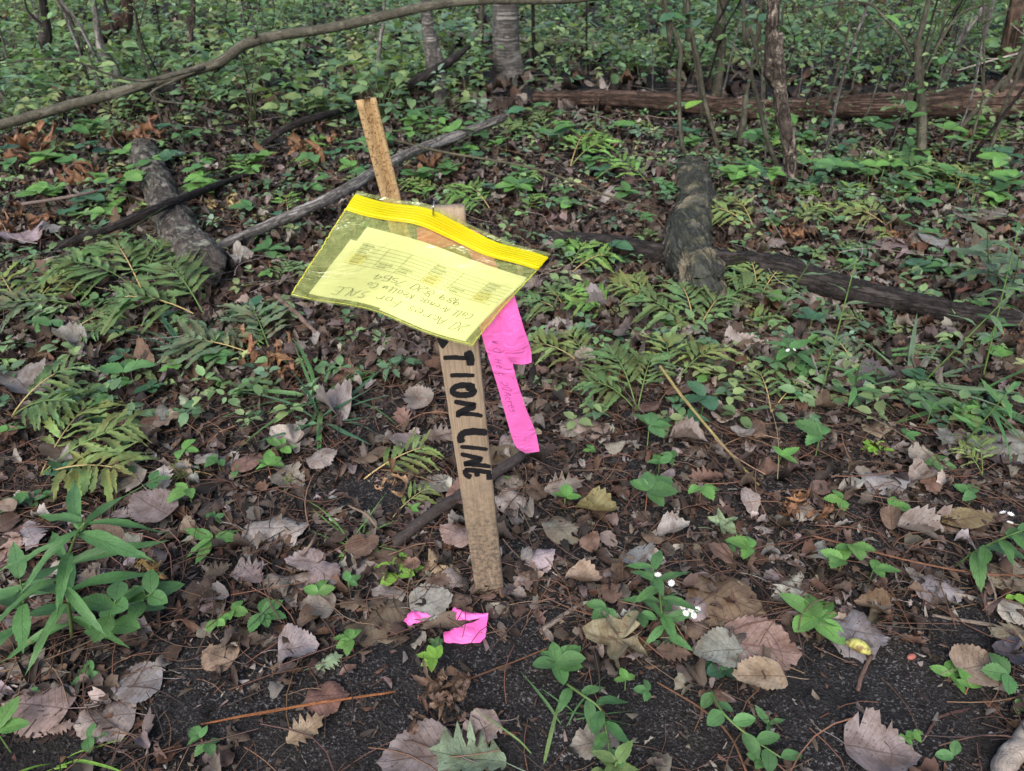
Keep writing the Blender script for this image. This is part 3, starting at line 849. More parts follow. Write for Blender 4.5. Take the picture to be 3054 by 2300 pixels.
tabs = [([(.035, t), (.5, t + .002), (.985, t)], .0042) for t in (rows[0], rows[1], rows[2], rows[3], rows[4], rows[5])]
tabs += [([(.02, rows[6]), (.5, rows[6]), (.955, rows[6])], .0042)]
tabs += [([(s, rows[0] - .004), (s - .012, rows[6] + .004)], .0028) for s in (.20, .335, .50, .665, .835)]
link('printed_table', stroke_mesh('printed_table', tabs, nmap(.0014), 0, 1), M_PRINT, note)
r = np.random.default_rng(3)
prt = []
for s0 in (.045, .505, .84):
    for t in rows[:6]:
        s = s0
        for _ in range(r.integers(6, 9)):
            prt.append(([(s, t + .010), (s + r.uniform(-.003, .003), t + .034)], .0034)); prt.append(([(s - .003, t + r.uniform(.012, .03)), (s + .005, t + r.uniform(.012, .03))], .006))
            s += .0095
for s0 in (.205, .34, .67):
    for t in rows[4:6]:
        s = s0
        for _ in range(r.integers(6, 11)):
            prt.append(([(s, t + .012), (s + r.uniform(-.003, .003), t + .036)], .0034)); prt.append(([(s - .003, t + r.uniform(.014, .03)), (s + .005, t + r.uniform(.014, .03))], .006))
            s += .0095
link('fine_print', stroke_mesh('fine_print', prt, nmap(.0015), 0, 1), M_PRINT, note)
for s0 in (.035, .498, .83):
    V = [note_pt(s0 + .085 * i / 8 - .005 * j / 8, rows[3] + (rows[6] - .004 - rows[3]) * j / 8, .0012) for j in range(9) for i in range(9)]
    ids = np.arange(81).reshape(9, 9)
    link('highlighted_patch', mk_mesh('highlighted_patch', V, np.stack([ids[:-1, :-1], ids[1:, :-1], ids[1:, 1:], ids[:-1, 1:]], -1).reshape(-1, 4)), M_HILITE, note)

GL = {'A': '003860 1343', 'c': '4434150302104041', 'r': '0500 03254544', 'e': '0343442503021050', 's': '4435150433312000', 'F': '0009 0969 0555', 'o': '2504021030424425',
      'S': '5849291716454432211000', 'a': '4435150302104045 4540', 'l': '19121050', 'L': '090060', 'E': '59090050 0545', 'C': '5849290603104051', 'R': '0009 09495746050550', 't': '19112040 0545', 'y': '05022245 45422000',
      'n': '0005 03253540', '2': '07184957540050', '0': '2906022040586929', '9': '5748281634455750', '8': '48191735543120021535574848'[:24], '7': '095910', '5': '58080535532110', '6': '4807020030524404', '4': '380363 4840',
      '-': '0434', '.': '1020', 'W': '0910263049', 'O': '2906022050686929', 'H': '0009 5950 0555', "'": '1917', ' ': ''}
def glyph(ch):
    out = []
    for st in GL[ch].split(' '):
        if len(st) < 4: continue
        out.append([(int(st[i]) / 9, int(st[i + 1]) / 9) for i in range(0, len(st) - 1, 2)])
    return out
def write(text, o, right, up, w, slant=.15, adv=.78, small=1.0):
    """strokes for a line of handwriting; o = start, right = per letter, up = letter height (2-D)"""
    o, right, up = (np.array(v, float) for v in (o, right, up))
    r = np.random.default_rng(len(text)); st = []; x = 0.0
    for ch in text:
        jy = r.uniform(-.06, .06); sc = r.uniform(.9, 1.1) * small
        for P in glyph(ch):
            st.append(([o + right * (x + px * sc + slant * py) + up * (py * sc + jy) for px, py in P], w))
        x += (adv if ch != ' ' else adv * .75) * (1.0 if ch not in "-.'l" else .7)
    return st
hw = []
def line(text, s0, t0, s1, t1, hgt, w=.0042):
    n = sum((.78 if c != ' ' else .585) * (1.0 if c not in "-.'l" else .7) for c in text)
    return write(text, (s0, t0), ((s1 - s0) / n, (t1 - t0) / n), (0, hgt), w)
hw += line('20 Acres For SALE', .955, .80, .07, .82, .115, .0042)
hw += line('Call Arenac Realty Co.', .92, .655, .20, .68, .08, .0040)
hw += line('989 820-7564', .80, .515, .235, .535, .09, .0040)
link('handwriting', stroke_mesh('handwriting', hw, nmap(.0015), 0, .8), M_PEN, note)

# ------------------------------------------------------------------ pink flagging tape tied round the stake
tape = empty('flagging_tape', SB + AX * .45, 'pink flagging ribbon with two tails tied round the stake', 'ribbon')
tape_o = SB + AX * .45
def tape_strip(name, rowsL, rowsR, n=26, across=5, fold=.0, wav=.0012, seed=0):
    """left and right edges given as photo points with depth"""
    L = spline([at_depth(*p) for p in rowsL], n); R = spline([at_depth(*p) for p in rowsR], n)
    r = np.random.default_rng(seed); V = []
    for i in range(n):
        for j in range(across + 1):
            f = j / across
            V.append(L[i] + (R[i] - L[i]) * f + NX * (fold * math.sin(math.pi * f) + wav * math.sin(9 * i / n + 3 * f + seed)) - tape_o)
    ids = np.arange(len(V)).reshape(n, across + 1)
    Q = np.stack([ids[:-1, :-1], ids[1:, :-1], ids[1:, 1:], ids[:-1, 1:]], -1).reshape(-1, 4)
    return link(name, mk_mesh(name, V, Q), M_PINK, tape)
def fd(px, py, off):                                           # depth of a photo point on the stake's face plane
    return depth_of(on_face(px, py, off))
def q(px, py, off): return (px, py, fd(px, py, off))
tape_strip('long_tail', [q(1418, 905, .0005), q(1440, 1010, .003), q(1482, 1150, .003), q(1508, 1240, .002), q(1536, 1325, .001), q(1566, 1352, .001)],
           [q(1520, 880, .0008), q(1522, 1010, .003), q(1532, 1095, .003), q(1566, 1210, .002), q(1597, 1290, .001), q(1609, 1346, .001)], 34, 6, .0015, .0012, 1)
tape_strip('short_tail', [q(1462, 870, .0016), q(1490, 960, .006), q(1506, 1050, .0075), q(1528, 1087, .007)],
           [q(1528, 862, .0018), q(1558, 962, .006), q(1582, 1040, .008), q(1586, 1078, .0075)], 26, 6, .003, .0014, 2)
tape_strip('knot_loop', [q(1244, 726, .0024), q(1300, 744, .0026), q(1352, 732, .0026), q(1392, 742, .0026), q(1412, 795, .0024), q(1425, 905, .002)],
           [q(1246, 684, .0028), q(1300, 664, .003), q(1370, 676, .003), q(1436, 702, .003), q(1474, 775, .003), q(1522, 885, .0026)], 40, 6, .001, .0006, 3)
# band that passes behind the stake
Bp = [cf(fc(on_face(1250, 705, 0))[0] - .001, fc(on_face(1250, 705, 0))[1], .001), cf(-LW / 2 - .002, fc(on_face(1250, 705, 0))[1], -LT / 2), cf(0, fc(on_face(1330, 705, 0))[1], -LT - .001), cf(LW / 2 + .002, fc(on_face(1400, 720, 0))[1], -LT / 2), cf(LW / 2 + .001, fc(on_face(1410, 730, 0))[1], .001)]
C = spline(Bp, 20)
V = [c + AX * d - tape_o for c in C for d in (-.006, .006)]
link('wrap_band', mk_mesh('wrap_band', V, [[2 * i, 2 * i + 1, 2 * i + 3, 2 * i + 2] for i in range(19)]), M_PINK, tape)
# faint pen along the long tail
def tmap(x, y):                                                # layout = enlarged photo crop of the tail
    px, py = 1400 + .16807 * x, 980 + .16807 * y
    return at_depth(px, py, fd(px, py, .0072)) - tape_o
tw = []
for ch, cx, cy in (('W', 400, 215), ('O', 430, 350), ('H', 445, 545), ('e', 480, 655), ('c', 520, 790), ("'", 640, 850), ('2', 560, 945), ('0', 590, 1035), ('A', 620, 1130), ('c', 640, 1220), ('r', 665, 1290), ('e', 700, 1360), ('s', 712, 1430)):
    hgt = 125 if ch in 'WOHA2' else 150
    for P in glyph(ch):
        tw.append(([(cx + py * hgt * 1.0, cy + px * 90 + py * 22) for px, py in P], 7))
link('pen_writing', stroke_mesh('pen_writing', tw, tmap, 0, .8), M_PEN2, tape)

# ------------------------------------------------------------------ torn pink tape on the ground
s3 = lambda x, y, z=.012: gnd(1000 + .3902 * x, 1350 + .3902 * y) + np.array([0, 0, z * .6 + .003])
g0 = s3(900, 1380, 0)
scrap = empty('tape_scrap', g0, 'crumpled scrap of pink ribbon on the ground at the foot of the stake', 'ribbon')
def poly_strip(name, L, R, n=14, bulge=.004, seed=0):
    L, R = spline(L, n), spline(R, n); V = []
    for i in range(n):
        for j in range(5):
            f = j / 4
            V.append(L[i] + (R[i] - L[i]) * f + np.array([0, 0, bulge * math.sin(math.pi * f) * (1 + .5 * math.sin(i * .9 + seed)) + .0012 * math.sin(1.7 * i + 2.1 * j)]) - g0)
    ids = np.arange(len(V)).reshape(n, 5)
    Q = np.stack([ids[:-1, :-1], ids[1:, :-1], ids[1:, 1:], ids[:-1, 1:]], -1).reshape(-1, 4)
    return link(name, mk_mesh(name, V, Q), M_PINK, scrap)
poly_strip('ribbon_fold', [s3(825, 1405, .006), s3(900, 1395, .014), s3(1010, 1360, .016), s3(1170, 1305, .020)], [s3(835, 1475, .005), s3(940, 1485, .006), s3(1100, 1480, .007), s3(1150, 1440, .009)], 14, .003, 1)
poly_strip('ribbon_fold', [s3(860, 1305, .012), s3(910, 1250, .022), s3(990, 1275, .020), s3(1172, 1300, .021)], [s3(880, 1320, .010), s3(930, 1322, .012), s3(1020, 1325, .014), s3(1168, 1318, .017)], 14, .004, 2)
poly_strip('ribbon_fold', [s3(520, 1330, .008), s3(560, 1285, .015), s3(600, 1262, .018), s3(640, 1270, .014)], [s3(560, 1350, .006), s3(620, 1340, .010), s3(690, 1328, .012), s3(760, 1318, .012)], 14, .004, 3)

# ------------------------------------------------------------------ logs, branches and sticks
def limb(name, pts, mat, label, cat, th, sides=12, n=40, rough=.06, knots=.0, seed=0, lift=None, color=None, lump=.0, twigs=(), group=None, raw=False):
    """pts: photo points on the ground (or 3-D points if raw); th: thickness in photo pixels, one per point"""
    W = [np.asarray(p, float) if raw else gnd(*p) for p in pts]
    th = [th] * len(pts) if not hasattr(th, '__len__') else list(th)
    rad = [t / 2 * depth_of(w) / FPX for t, w in zip(th, W)]
    if not raw:
        W = [gnd(*p, r * .75 + (lift[i] if lift else 0)) for i, (p, r) in enumerate(zip(pts, rad))]
    P = spline(W, n)
    R = np.interp(np.linspace(0, 1, n), np.linspace(0, 1, len(rad)), rad)
    d = np.stack([smooth_noise(n, seed + i, 1, 5) for i in range(3)], -1) * (R.mean() * .12)
    d[0] *= 0; d[-1] *= 0
    P = P + d
    o = P[0].copy()
    body = tube(P, R, sides, rough, seed, True, knots)
    if lump: body = (lumps(body[0], body[1], R.mean(), seed, lump), *body[1:])
    if not twigs:
        ob = link(name, mk_mesh(name, *shift(body, o)), mat, color=color)
        ob.location = o
        return tag(ob, label, cat, group)
    root = empty(name, o, label, cat, group)
    link('main_stem', mk_mesh('main_stem', *shift(body, o)), mat, root, color=color)
    for f, side in twigs:
        b = P[int(f * (n - 1))]
        w = spline([b] + [np.asarray(s, float) for s in side], 14)
        link('twig', mk_mesh('twig', *shift(tube(w, np.linspace(R[int(f * (n - 1))] * .38, .0012, 14), 6, .08, seed + 3), o)), mat, root, color=color)
    return root

limb('fallen_log', [(425, 440), (450, 520), (500, 620), (560, 720), (650, 815)], M_BARK_LICHEN, 'lichen-covered grey fallen log pointing away beneath the crossing dark branch', 'log', (70, 82, 100, 115, 125), 36, 130, .02, .03, 3, lump=0.15)
limb('fallen_log', [(2054, 512), (2076, 600), (2056, 700), (2064, 780), (2086, 860), (2092, 920)], M_BARK_MOSS, 'stout mossy log with pale patches lying across the dark wet branch', 'log', (98, 104, 128, 126, 134, 138), 40, 150, .02, .0, 9, lift=[-.03, -.01, .012, .03, .0, -.05], lump=0.17)
limb('fallen_branch', [(1630, 705), (1850, 735), (2080, 775), (2300, 800), (2500, 855), (2720, 905), (2900, 935), (3120, 960)], M_BARK_DARK, 'long dark wet fallen branch running beneath the mossy log', 'branch', (34, 55, 62, 78, 70, 62, 55, 50), 22, 200, .06, .05, 21, lump=0.10, lift=[.01, .015, .015, .02, .02, .02, .02, .02])
limb('fallen_branch', [(150, 745), (300, 690), (440, 632), (560, 585), (700, 535), (790, 508)], M_BARK_DARK, 'dark bent branch lying over the lichen-covered log', 'branch', (26, 22, 24, 22, 15, 10), 12, 60, .06, .06, 25, lift=[.01, .05, .09, .07, .03, .01], lump=0.13)
limb('fallen_branch', [(480, 830), (640, 740), (800, 670), (1000, 585), (1200, 470), (1350, 410), (1500, 352)], M_BARK_GREY, 'long pale grey dead branch slanting behind the tan post', 'branch', (22, 27, 30, 30, 27, 25, 19), 12, 90, .06, .06, 31, lift=[0, .02, .04, .06, .08, .08, .1], lump=0.13)
limb('fallen_log', [(1600, 292), (1750, 296), (1950, 305), (2200, 322), (2450, 318), (2700, 312), (2900, 305), (3150, 298)], M_BARK_BROWN, 'long rotten reddish brown log lying across the back behind the saplings', 'log', (32, 40, 44, 46, 54, 66, 78, 84), 26, 200, .05, .08, 41, lump=0.13, lift=[.02, .03, .04, .04, .04, .04, .04, .04])
limb('fallen_log', [(1100, 105), (1310, 98), (1500, 110), (1680, 128), (1850, 145), (2000, 152)], M_BARK_GREY, 'thin grey log on the ground behind the grey tree trunk', 'log', (24, 26, 28, 26, 22, 18), 10, 60, .06, .06, 43)
limb('fallen_stick', [(1172, 1622), (1230, 1575), (1330, 1505), (1440, 1440), (1560, 1358)], M_TWIG, 'dark stick on the ground passing behind the foot of the stake', 'stick', (34, 34, 36, 34, 28), 10, 36, .05, .05, 47, lift=[.008, .016, .02, .02, .02], color=(.075, .066, .066))
limb('fallen_stick', [(2300, 962), (2420, 950), (2560, 958), (2725, 968)], M_BARK_BROWN, 'brown broken stick lying just in front of the dark wet branch', 'stick', (20, 22, 20, 14), 8, 30, .07, .05, 49)
W = [at_y(-160, 415, 2.45), at_y(0, 372, 2.5), at_y(220, 312, 2.55), at_y(440, 252, 2.6), at_y(640, 192, 2.65), at_y(760, 122, 2.7), at_y(1000, 82, 2.75), at_y(1250, 28, 2.8), at_y(1420, 5, 2.85), at_y(1700, 0, 2.9), at_y(2000, -40, 3.0)]
b1 = [at_y(450, 240, 2.5), at_y(330, 225, 2.45), at_y(200, 178, 2.4), at_y(0, 190, 2.35), at_y(-120, 220, 2.3)]
b2 = [at_y(458, 270, 2.55), at_y(480, 300, 2.5), at_y(560, 312, 2.4), at_y(720, 350, 2.3)]
b3 = [at_y(350, 290, 2.5), at_y(330, 292, 2.48)]
b4 = [at_y(765, 100, 2.68), at_y(748, 92, 2.66)]
limb('leaning_sapling', W, M_BARK_OLIVE, 'long olive bare stem slanting across the upper view above the ground', 'sapling', (28, 28, 27, 27, 27, 30, 27, 27, 24, 19, 14), 12, 110, .035, .05, 51, raw=True, twigs=((.40, b1), (.41, b2), (.33, b3), (.50, b4)))

tw_pale = (.42, .38, .35); tw_brown = (.16, .11, .085); tw_dark = (.07, .06, .06); tw_red = (.22, .10, .06); tw_yel = (.40, .36, .17)
limb('fallen_twig', [(2725, 1755), (2830, 1772), (2930, 1795), (3060, 1870)], M_TWIG, 'pale forked twig on the soil near the light birch stick', 'twig', (10, 13, 17, 20), 8, 30, .05, 0, 61, color=tw_pale, twigs=((.72, [gnd(2970, 1785, .012), gnd(2940, 1700, .02), gnd(2892, 1605, .02)]),))
limb('fallen_twig', [(2780, 1835), (2900, 1855), (3060, 1885)], M_TWIG, 'thin grey twig in front of the pale forked twig', 'twig', (9, 12, 10), 7, 24, .05, 0, 63, color=(.30, .26, .23))
limb('birch_stick', [(2980, 2330), (3020, 2255), (3075, 2170)], M_TWIG, 'thick pale birch stick at the near corner of the soil', 'stick', (62, 62, 60), 12, 20, .04, .03, 65, color=(.40, .37, .34))
limb('fallen_twig', [(1612, 1882), (1660, 1850), (1735, 1800)], M_TWIG, 'short pale knobbly twig on soil near the pink scrap', 'twig', (20, 16, 12), 8, 20, .08, .1, 67, color=(.34, .30, .27), twigs=((.2, [gnd(1640, 1885, .01), gnd(1650, 1900, .004)]),))
limb('fallen_twig', [(2558, 2060), (2572, 2010), (2600, 1955)], M_TWIG, 'short crooked brown twig below the blue-grey leaf', 'twig', (13, 13, 10), 8, 16, .06, .05, 69, color=(.2, .14, .12))
limb('fallen_twig', [(2762, 2195), (2800, 2140), (2870, 2118), (2905, 2112)], M_TWIG, 'thin curved purplish root lying on bare soil', 'root', (9, 9, 8, 5), 7, 20, .04, 0, 71, color=(.13, .08, .08))
limb('fallen_twig', [(600, 2160), (760, 2130), (960, 2095), (1180, 2062)], M_TWIG, 'long orange-brown stalk lying across the bare soil', 'stalk', (6, 9, 9, 7), 6, 30, .02, 0, 73, color=(.38, .17, .08), lift=[.004, .012, .014, .01])
limb('fallen_twig', [(1310, 2062), (1400, 2025), (1530, 1975), (1640, 1930)], M_TWIG, 'thin brown stalk slanting over bare soil beyond the curled brown fern', 'stalk', (6, 6, 5, 4), 6, 24, .02, 0, 75, color=(.26, .14, .09), lift=[.008] * 4)
limb('fallen_twig', [(1960, 2035), (2100, 2120), (2180, 2200), (2230, 2310)], M_TWIG, 'long bent brown stalk on the soil by the trailing green vine', 'stalk', (5, 7, 7, 7), 6, 24, .02, 0, 77, color=(.25, .14, .09), lift=[.006] * 4)
limb('fallen_twig', [(2420, 1598), (2620, 1650), (2850, 1700), (3060, 1720)], M_TWIG, 'long reddish straw lying over leaves behind the bright bramble', 'stalk', (6, 6, 6, 6), 6, 30, .02, 0, 79, color=(.28, .15, .10), lift=[.02, .024, .02, .02])
limb('fallen_twig', [(2700, 1545), (2830, 1580), (2960, 1600)], M_TWIG, 'weathered grey stick lying among dead leaves near the white flowers', 'stick', (16, 20, 12), 8, 22, .06, .04, 81, color=(.26, .21, .18))
limb('yellow_stem', [at_depth(1968, 1092, 1.29), at_depth(2040, 1190, 1.27), at_depth(2150, 1320, 1.25), gnd(2264, 1448, .004)], M_TWIG, 'slender yellow dead stem leaning from the browning fern down to the ground', 'stem', (10, 9, 8, 6), 8, 30, .02, 0, 83, color=tw_yel, raw=True)
limb('fallen_twig', [(820, 880), (900, 950), (960, 1010)], M_TWIG, 'thin grey-brown twig slanting below the edge of the yellow bag', 'twig', (14, 14, 11), 7, 20, .05, .05, 85, color=(.22, .17, .15), lift=[.05, .03, .01])
limb('fallen_twig', [(60, 610), (220, 585), (330, 560)], M_TWIG, 'forked grey twig in brown litter beyond the lichen log', 'twig', (9, 10, 8), 7, 20, .05, 0, 87, color=(.24, .2, .19), lift=[.05, .06, .05], twigs=((.5, [gnd(190, 520, .12), gnd(230, 480, .16)]),))
limb('fallen_twig', [(1180, 420), (1330, 455), (1600, 505), (1800, 580), (1960, 625)], M_TWIG, 'long thin green-grey stem arching over litter behind the bag', 'stem', (5, 6, 6, 6, 5), 7, 36, .02, 0, 89, color=(.12, .12, .085), lift=[.08, .12, .12, .08, .02])
limb('fallen_branch', [(1130, 300), (1230, 250), (1330, 190), (1400, 140)], M_BARK_DARK, 'dark broken branch slanting up against the thin grey tree', 'branch', (20, 24, 20, 8), 9, 30, .07, .06, 91, lift=[0, .1, .18, .24])
limb('fallen_branch', [(740, 470), (860, 380), (960, 345), (1060, 320)], M_BARK_DARK, 'dark curved branch half buried in green plants behind the post', 'branch', (12, 20, 20, 12), 9, 36, .06, .05, 93, lift=[.0, .08, .1, .06])
limb('white_twig', [at_y(3120, 120, 3.0), at_y(3050, 155, 3.0), at_y(2960, 180, 2.95), at_y(2855, 210, 2.9)], M_TWIG, 'bare whitish twig reaching in above the brown log', 'twig', (6, 6, 5, 3), 6, 24, .02, 0, 95, raw=True, color=(.62, .6, .56), twigs=((.2, [at_y(2990, 172, 3.0), at_y(2920, 170, 2.98), at_y(2875, 140, 2.95)]), (.1, [at_y(3050, 100, 3.0), at_y(3015, 70, 3.0)])))
for i, (a, b, cc) in enumerate((((640, 880), (800, 640), tw_brown), ((80, 800), (200, 760), tw_pale), ((1080, 650), (1010, 560), tw_brown), ((2380, 1010), (2440, 1120), (.5, .48, .46)), ((2340, 1130), (2420, 1160), (.42, .38, .35)), ((2200, 830), (2330, 770), tw_brown), ((300, 560), (560, 660), (.2, .17, .15)), ((1040, 1508), (1130, 1580), (.36, .28, .22)), ((900, 1660), (945, 1590), (.30, .24, .2)))):
    m = ((a[0] + b[0]) / 2 + 8, (a[1] + b[1]) / 2 - 8)
    where = ['beyond the grey branch, slanting', 'at the far edge of the litter', 'just behind the yellow bag', 'white and crooked, before the dark wet branch', 'straight and pale, near the yellow stem', 'beside the mossy log', 'crossing brown litter near the lichen log', 'straw-coloured, on bare soil before the spotted fern', 'angled, beside the large pale leaf'][i]
    limb('fallen_twig', [a, m, b], M_TWIG, 'thin dead twig ' + where, 'twig', (7, 8, 6), 6, 16, .04, .04, 101 + i, color=cc, lift=[.01, .03, .02])

# ------------------------------------------------------------------ trees and saplings
CROWN = Soup()
m = 900
R_ = rots(rng.uniform(0, 6.28, m), rng.normal(-.2, .4, m), rng.normal(0, .4, m)) * rng.uniform(.06, .11, m)[:, None, None]
dirs = rng.normal(0, 1, (m, 3)); dirs /= np.linalg.norm(dirs, axis=1)[:, None]
clump = rng.normal(0, 1, (26, 3)) * np.array([.9, .9, .6])
CROWN.scatter(COVER_T[0], R_, clump[rng.integers(0, 26, m)] + dirs * rng.uniform(.05, .4, m)[:, None], palette(m, COVERCOL, COVERP, .2))
CROWN_ME = CROWN.mesh('crown'); CROWN_ME.materials.append(M_COVER)
def me_of(tpl, name, mat):
    me = mk_mesh(name, tpl[0], tpl[1], tpl[2], tpl[3]); me.materials.append(mat); return me
SL_ME = [me_of(t, 'leaf', M_GREEN) for t in OVAL]
GREEN = {'bright': (.135, .29, .08), 'mid': (.09, .205, .075), 'blue': (.065, .155, .09), 'dark': (.04, .11, .06), 'yellow': (.17, .26, .095), 'fern': (.115, .215, .09), 'tan': (.34, .27, .12), 'lime': (.21, .40, .07), 'grey': (.13, .20, .12)}
def gcol(c, j=.12):
    c = GREEN[c] if isinstance(c, str) else c
    k = random.lognormvariate(0, j)
    return tuple(min(.8, v * k * random.uniform(.95, 1.05)) for v in c)

def tree(name, pts, th, mat, label, cat, height, crown=False, leaves=(), twigs=(), sides=12, rough=.05, seed=0, flare=1.25, group=None):
    """pts: first photo point is the foot on the ground; the others lie straight above that foot's distance"""
    b = gnd(*pts[0]); Y = b[1]
    W = [b] + [at_y(px, py, Y + (dy[0] if dy else 0)) for px, py, *dy in pts[1:]]
    rad = [t / 2 * depth_of(w) / FPX for t, w in zip(th, W)]
    d = W[-1] - W[-2]; d = d / (np.linalg.norm(d) + 1e-9); d = d * .45 + np.array([0, 0, .55]); d /= np.linalg.norm(d)
    top = W[-1] + d * max(.3, height - W[-1][2])
    W = [b - np.array([0, 0, .06])] + W + [top]; rad = [rad[0] * flare] + rad + [rad[-1] * .5]
    n = 46
    P = spline(W, n)
    cum = np.concatenate([[0], np.cumsum([np.linalg.norm(W[i + 1] - W[i]) for i in range(len(W) - 1)])])
    tt = np.linspace(0, len(W) - 1, n)
    R = np.interp(tt, np.arange(len(W)), rad)
    P += np.stack([smooth_noise(n, seed, 1, 4), smooth_noise(n, seed + 1, 1, 4), np.zeros(n)], -1) * R.mean() * .18
    root = empty(name, b, label, cat, group)
    link('trunk' if crown else 'stem', mk_mesh('trunk', *shift(tube(P, R, sides, rough, seed), b)), mat, root)
    for q0, path in twigs:
        i0 = np.argmin(np.abs(pix(P)[1] - q0))
        w = spline([P[i0]] + [at_y(px, py, Y + dy) for px, py, dy in path], 14)
        link('branch', mk_mesh('branch', *shift(tube(w, np.linspace(R[i0] * .5, .002, 14), 6, .05, seed + 9), b)), mat, root)
    if crown:
        link('crown', CROWN_ME, None, root, mat4(top - b, random.uniform(0, 6), 0, 0, (1.1, 1.1, .9)))
    for px, py, dy, L, col in leaves:
        p = at_y(px, py, Y + dy)
        link('leaf', SL_ME[random.randrange(3)], None, root, mat4(p - b, random.uniform(0, 6.28), random.uniform(-.3, .4), random.uniform(-.4, .4), L * depth_of(p) / FPX), gcol(col))
    return root

tree('tree', [(1516, 238), (1515, 160), (1514, 60), (1512, -60)], (84, 80, 80, 78), M_BARK_TREE, 'grey tree trunk standing behind, with rough banded bark', 'tree', 5.2, True, sides=20, rough=.03, seed=3, flare=1.15)
tree('tree', [(1320, 330), (1312, 200), (1285, 100), (1268, -40)], (44, 30, 40, 36), M_BARK_TREE, 'thin grey tree with a splintered foot beside the dark broken branch', 'tree', 4.2, True, sides=12, rough=.07, seed=6)
tree('tree', [(2352, 560), (2345, 420), (2330, 310), (2325, 200), (2320, 100), (2312, -40)], (40, 40, 42, 38, 36, 36), M_BARK_PATCH, 'slim tree with flaking pale-patched bark among the leafy saplings', 'tree', 3.6, True, sides=14, rough=.08, seed=8)
tree('tree', [(3022, 235), (3030, 100), (3040, -40)], (42, 40, 40), M_BARK_BROWN, 'brown upright tree trunk beyond the end of the rotten log', 'tree', 4.8, True, sides=14, rough=.05, seed=10)
tree('sapling', [(2128, 320), (2150, 180), (2152, 60), (2158, -40)], (34, 24, 26, 26), M_BARK_OLIVE, 'straight dark sapling rising just behind the brown log', 'sapling', 3.0, sides=10, seed=12, leaves=[(2160, 82, -.1, 60, 'mid'), (2190, 100, -.1, 55, 'mid'), (2120, 130, -.1, 50, 'mid'), (2210, 60, -.1, 60, 'blue')])
tree('sapling', [(2068, 480), (2035, 430), (2026, 250), (2028, 150), (1998, 60), (1985, 20)], (12, 13, 13, 13, 11, 10), M_BARK_OLIVE, 'thin crooked sapling leaning behind the far end of the mossy log', 'sapling', 2.0, sides=8, seed=14, leaves=[(2010, 40, 0, 60, 'blue'), (2050, 60, 0, 70, 'mid'), (1970, 30, 0, 60, 'mid'), (2045, 325, -.05, 66, 'lime')])
tree('sapling', [(2145, 450), (2105, 310), (2085, 200), (2060, 90), (2052, -30)], (13, 14, 14, 14, 13), M_BARK_OLIVE, 'thin sapling with a drooping leafy top near the dark straight one', 'sapling', 2.2, sides=8, seed=16, leaves=[(2040, 70, -.05, 80, 'mid'), (2075, 40, -.05, 80, 'blue'), (2010, 90, -.05, 60, 'dark')])
tree('sapling', [(2325, 525), (2290, 420), (2265, 320), (2240, 215), (2258, 180), (2235, 80), (2218, -30)], (15, 14, 14, 12, 12, 11, 11), M_BARK_OLIVE, 'slender zigzag sapling in front of the flaking tree', 'sapling', 2.2, sides=8, seed=18, twigs=[(215, [(2200, 150, 0), (2160, 110, .05)])], leaves=[(2205, 55, -.05, 60, 'mid'), (2265, 65, -.05, 60, 'blue'), (2300, 115, -.05, 60, 'mid')])
tree('sapling', [(2210, 440), (2222, 320), (2235, 230)], (24, 20, 8), M_BARK_OLIVE, 'short dark sapling stem among green leaves behind the mossy log', 'sapling', .55, sides=8, seed=20)
tree('sapling', [(2275, 330), (2276, 150), (2272, -30)], (16, 15, 15), M_BARK_OLIVE, 'thin upright sapling close behind the flaking tree', 'sapling', 2.6, sides=8, seed=22)
tree('sapling', [(2740, 520), (2752, 380), (2745, 250), (2740, 120), (2770, -20)], (30, 28, 26, 20, 16), M_BARK_OLIVE, 'dark sapling crossed by slanting twigs in front of the rotten log', 'sapling', 2.0, sides=10, seed=24,
     twigs=[(230, [(2700, 130, .05), (2640, 55, .1), (2560, 5, .1), (2330, 40, .1)]), (240, [(2850, 55, .1), (2960, 10, .1)])], leaves=[(2640, 45, -.05, 60, 'bright'), (2700, 45, -.05, 65, 'bright'), (2720, 60, -.05, 50, 'mid'), (2735, 250, -.05, 50, 'mid'), (2760, 265, -.05, 40, 'mid'), (2700, 268, -.05, 50, 'mid'), (2710, 300, -.05, 60, 'mid'), (2765, 340, -.05, 46, 'mid')])
tree('sapling', [(2825, 430), (2900, 340), (2990, 245), (3040, 170)], (20, 17, 15, 14), M_BARK_OLIVE, 'olive sapling stem leaning over the thick end of the rotten log', 'sapling', 1.6, sides=8, seed=26)
tree('sapling', [(2930, 500), (2965, 410), (3010, 280), (3050, 190)], (14, 13, 12, 11), M_BARK_OLIVE, 'thin grey stem leaning beside the olive leaning sapling', 'sapling', 1.4, sides=8, seed=28)
tree('sapling', [(2815, 240), (2870, 110), (2935, 20), (2960, -30)], (22, 22, 18, 16), M_BARK_GREY, 'leaning dark sapling behind the rotten log, tilted toward the brown trunk', 'sapling', 2.2, sides=8, seed=30)
tree('sapling', [(2515, 165), (2510, 60), (2512, -30)], (15, 14, 14), M_BARK_OLIVE, 'thin straight sapling far behind the middle of the rotten log', 'sapling', 2.6, sides=8, seed=32)
tree('sapling', [(2385, 150), (2400, 60), (2365, -10)], (11, 12, 10), M_BARK_OLIVE, 'forked thin sapling far behind the flaking tree', 'sapling', 2.2, sides=8, seed=34, twigs=[(55, [(2420, 20, 0), (2440, -20, 0)])])
tree('sapling', [(2560, 400), (2590, 330), (2605, 285)], (10, 9, 6), M_BARK_OLIVE, 'short slanting stem in front of the middle of the rotten log', 'sapling', .4, sides=7, seed=36)
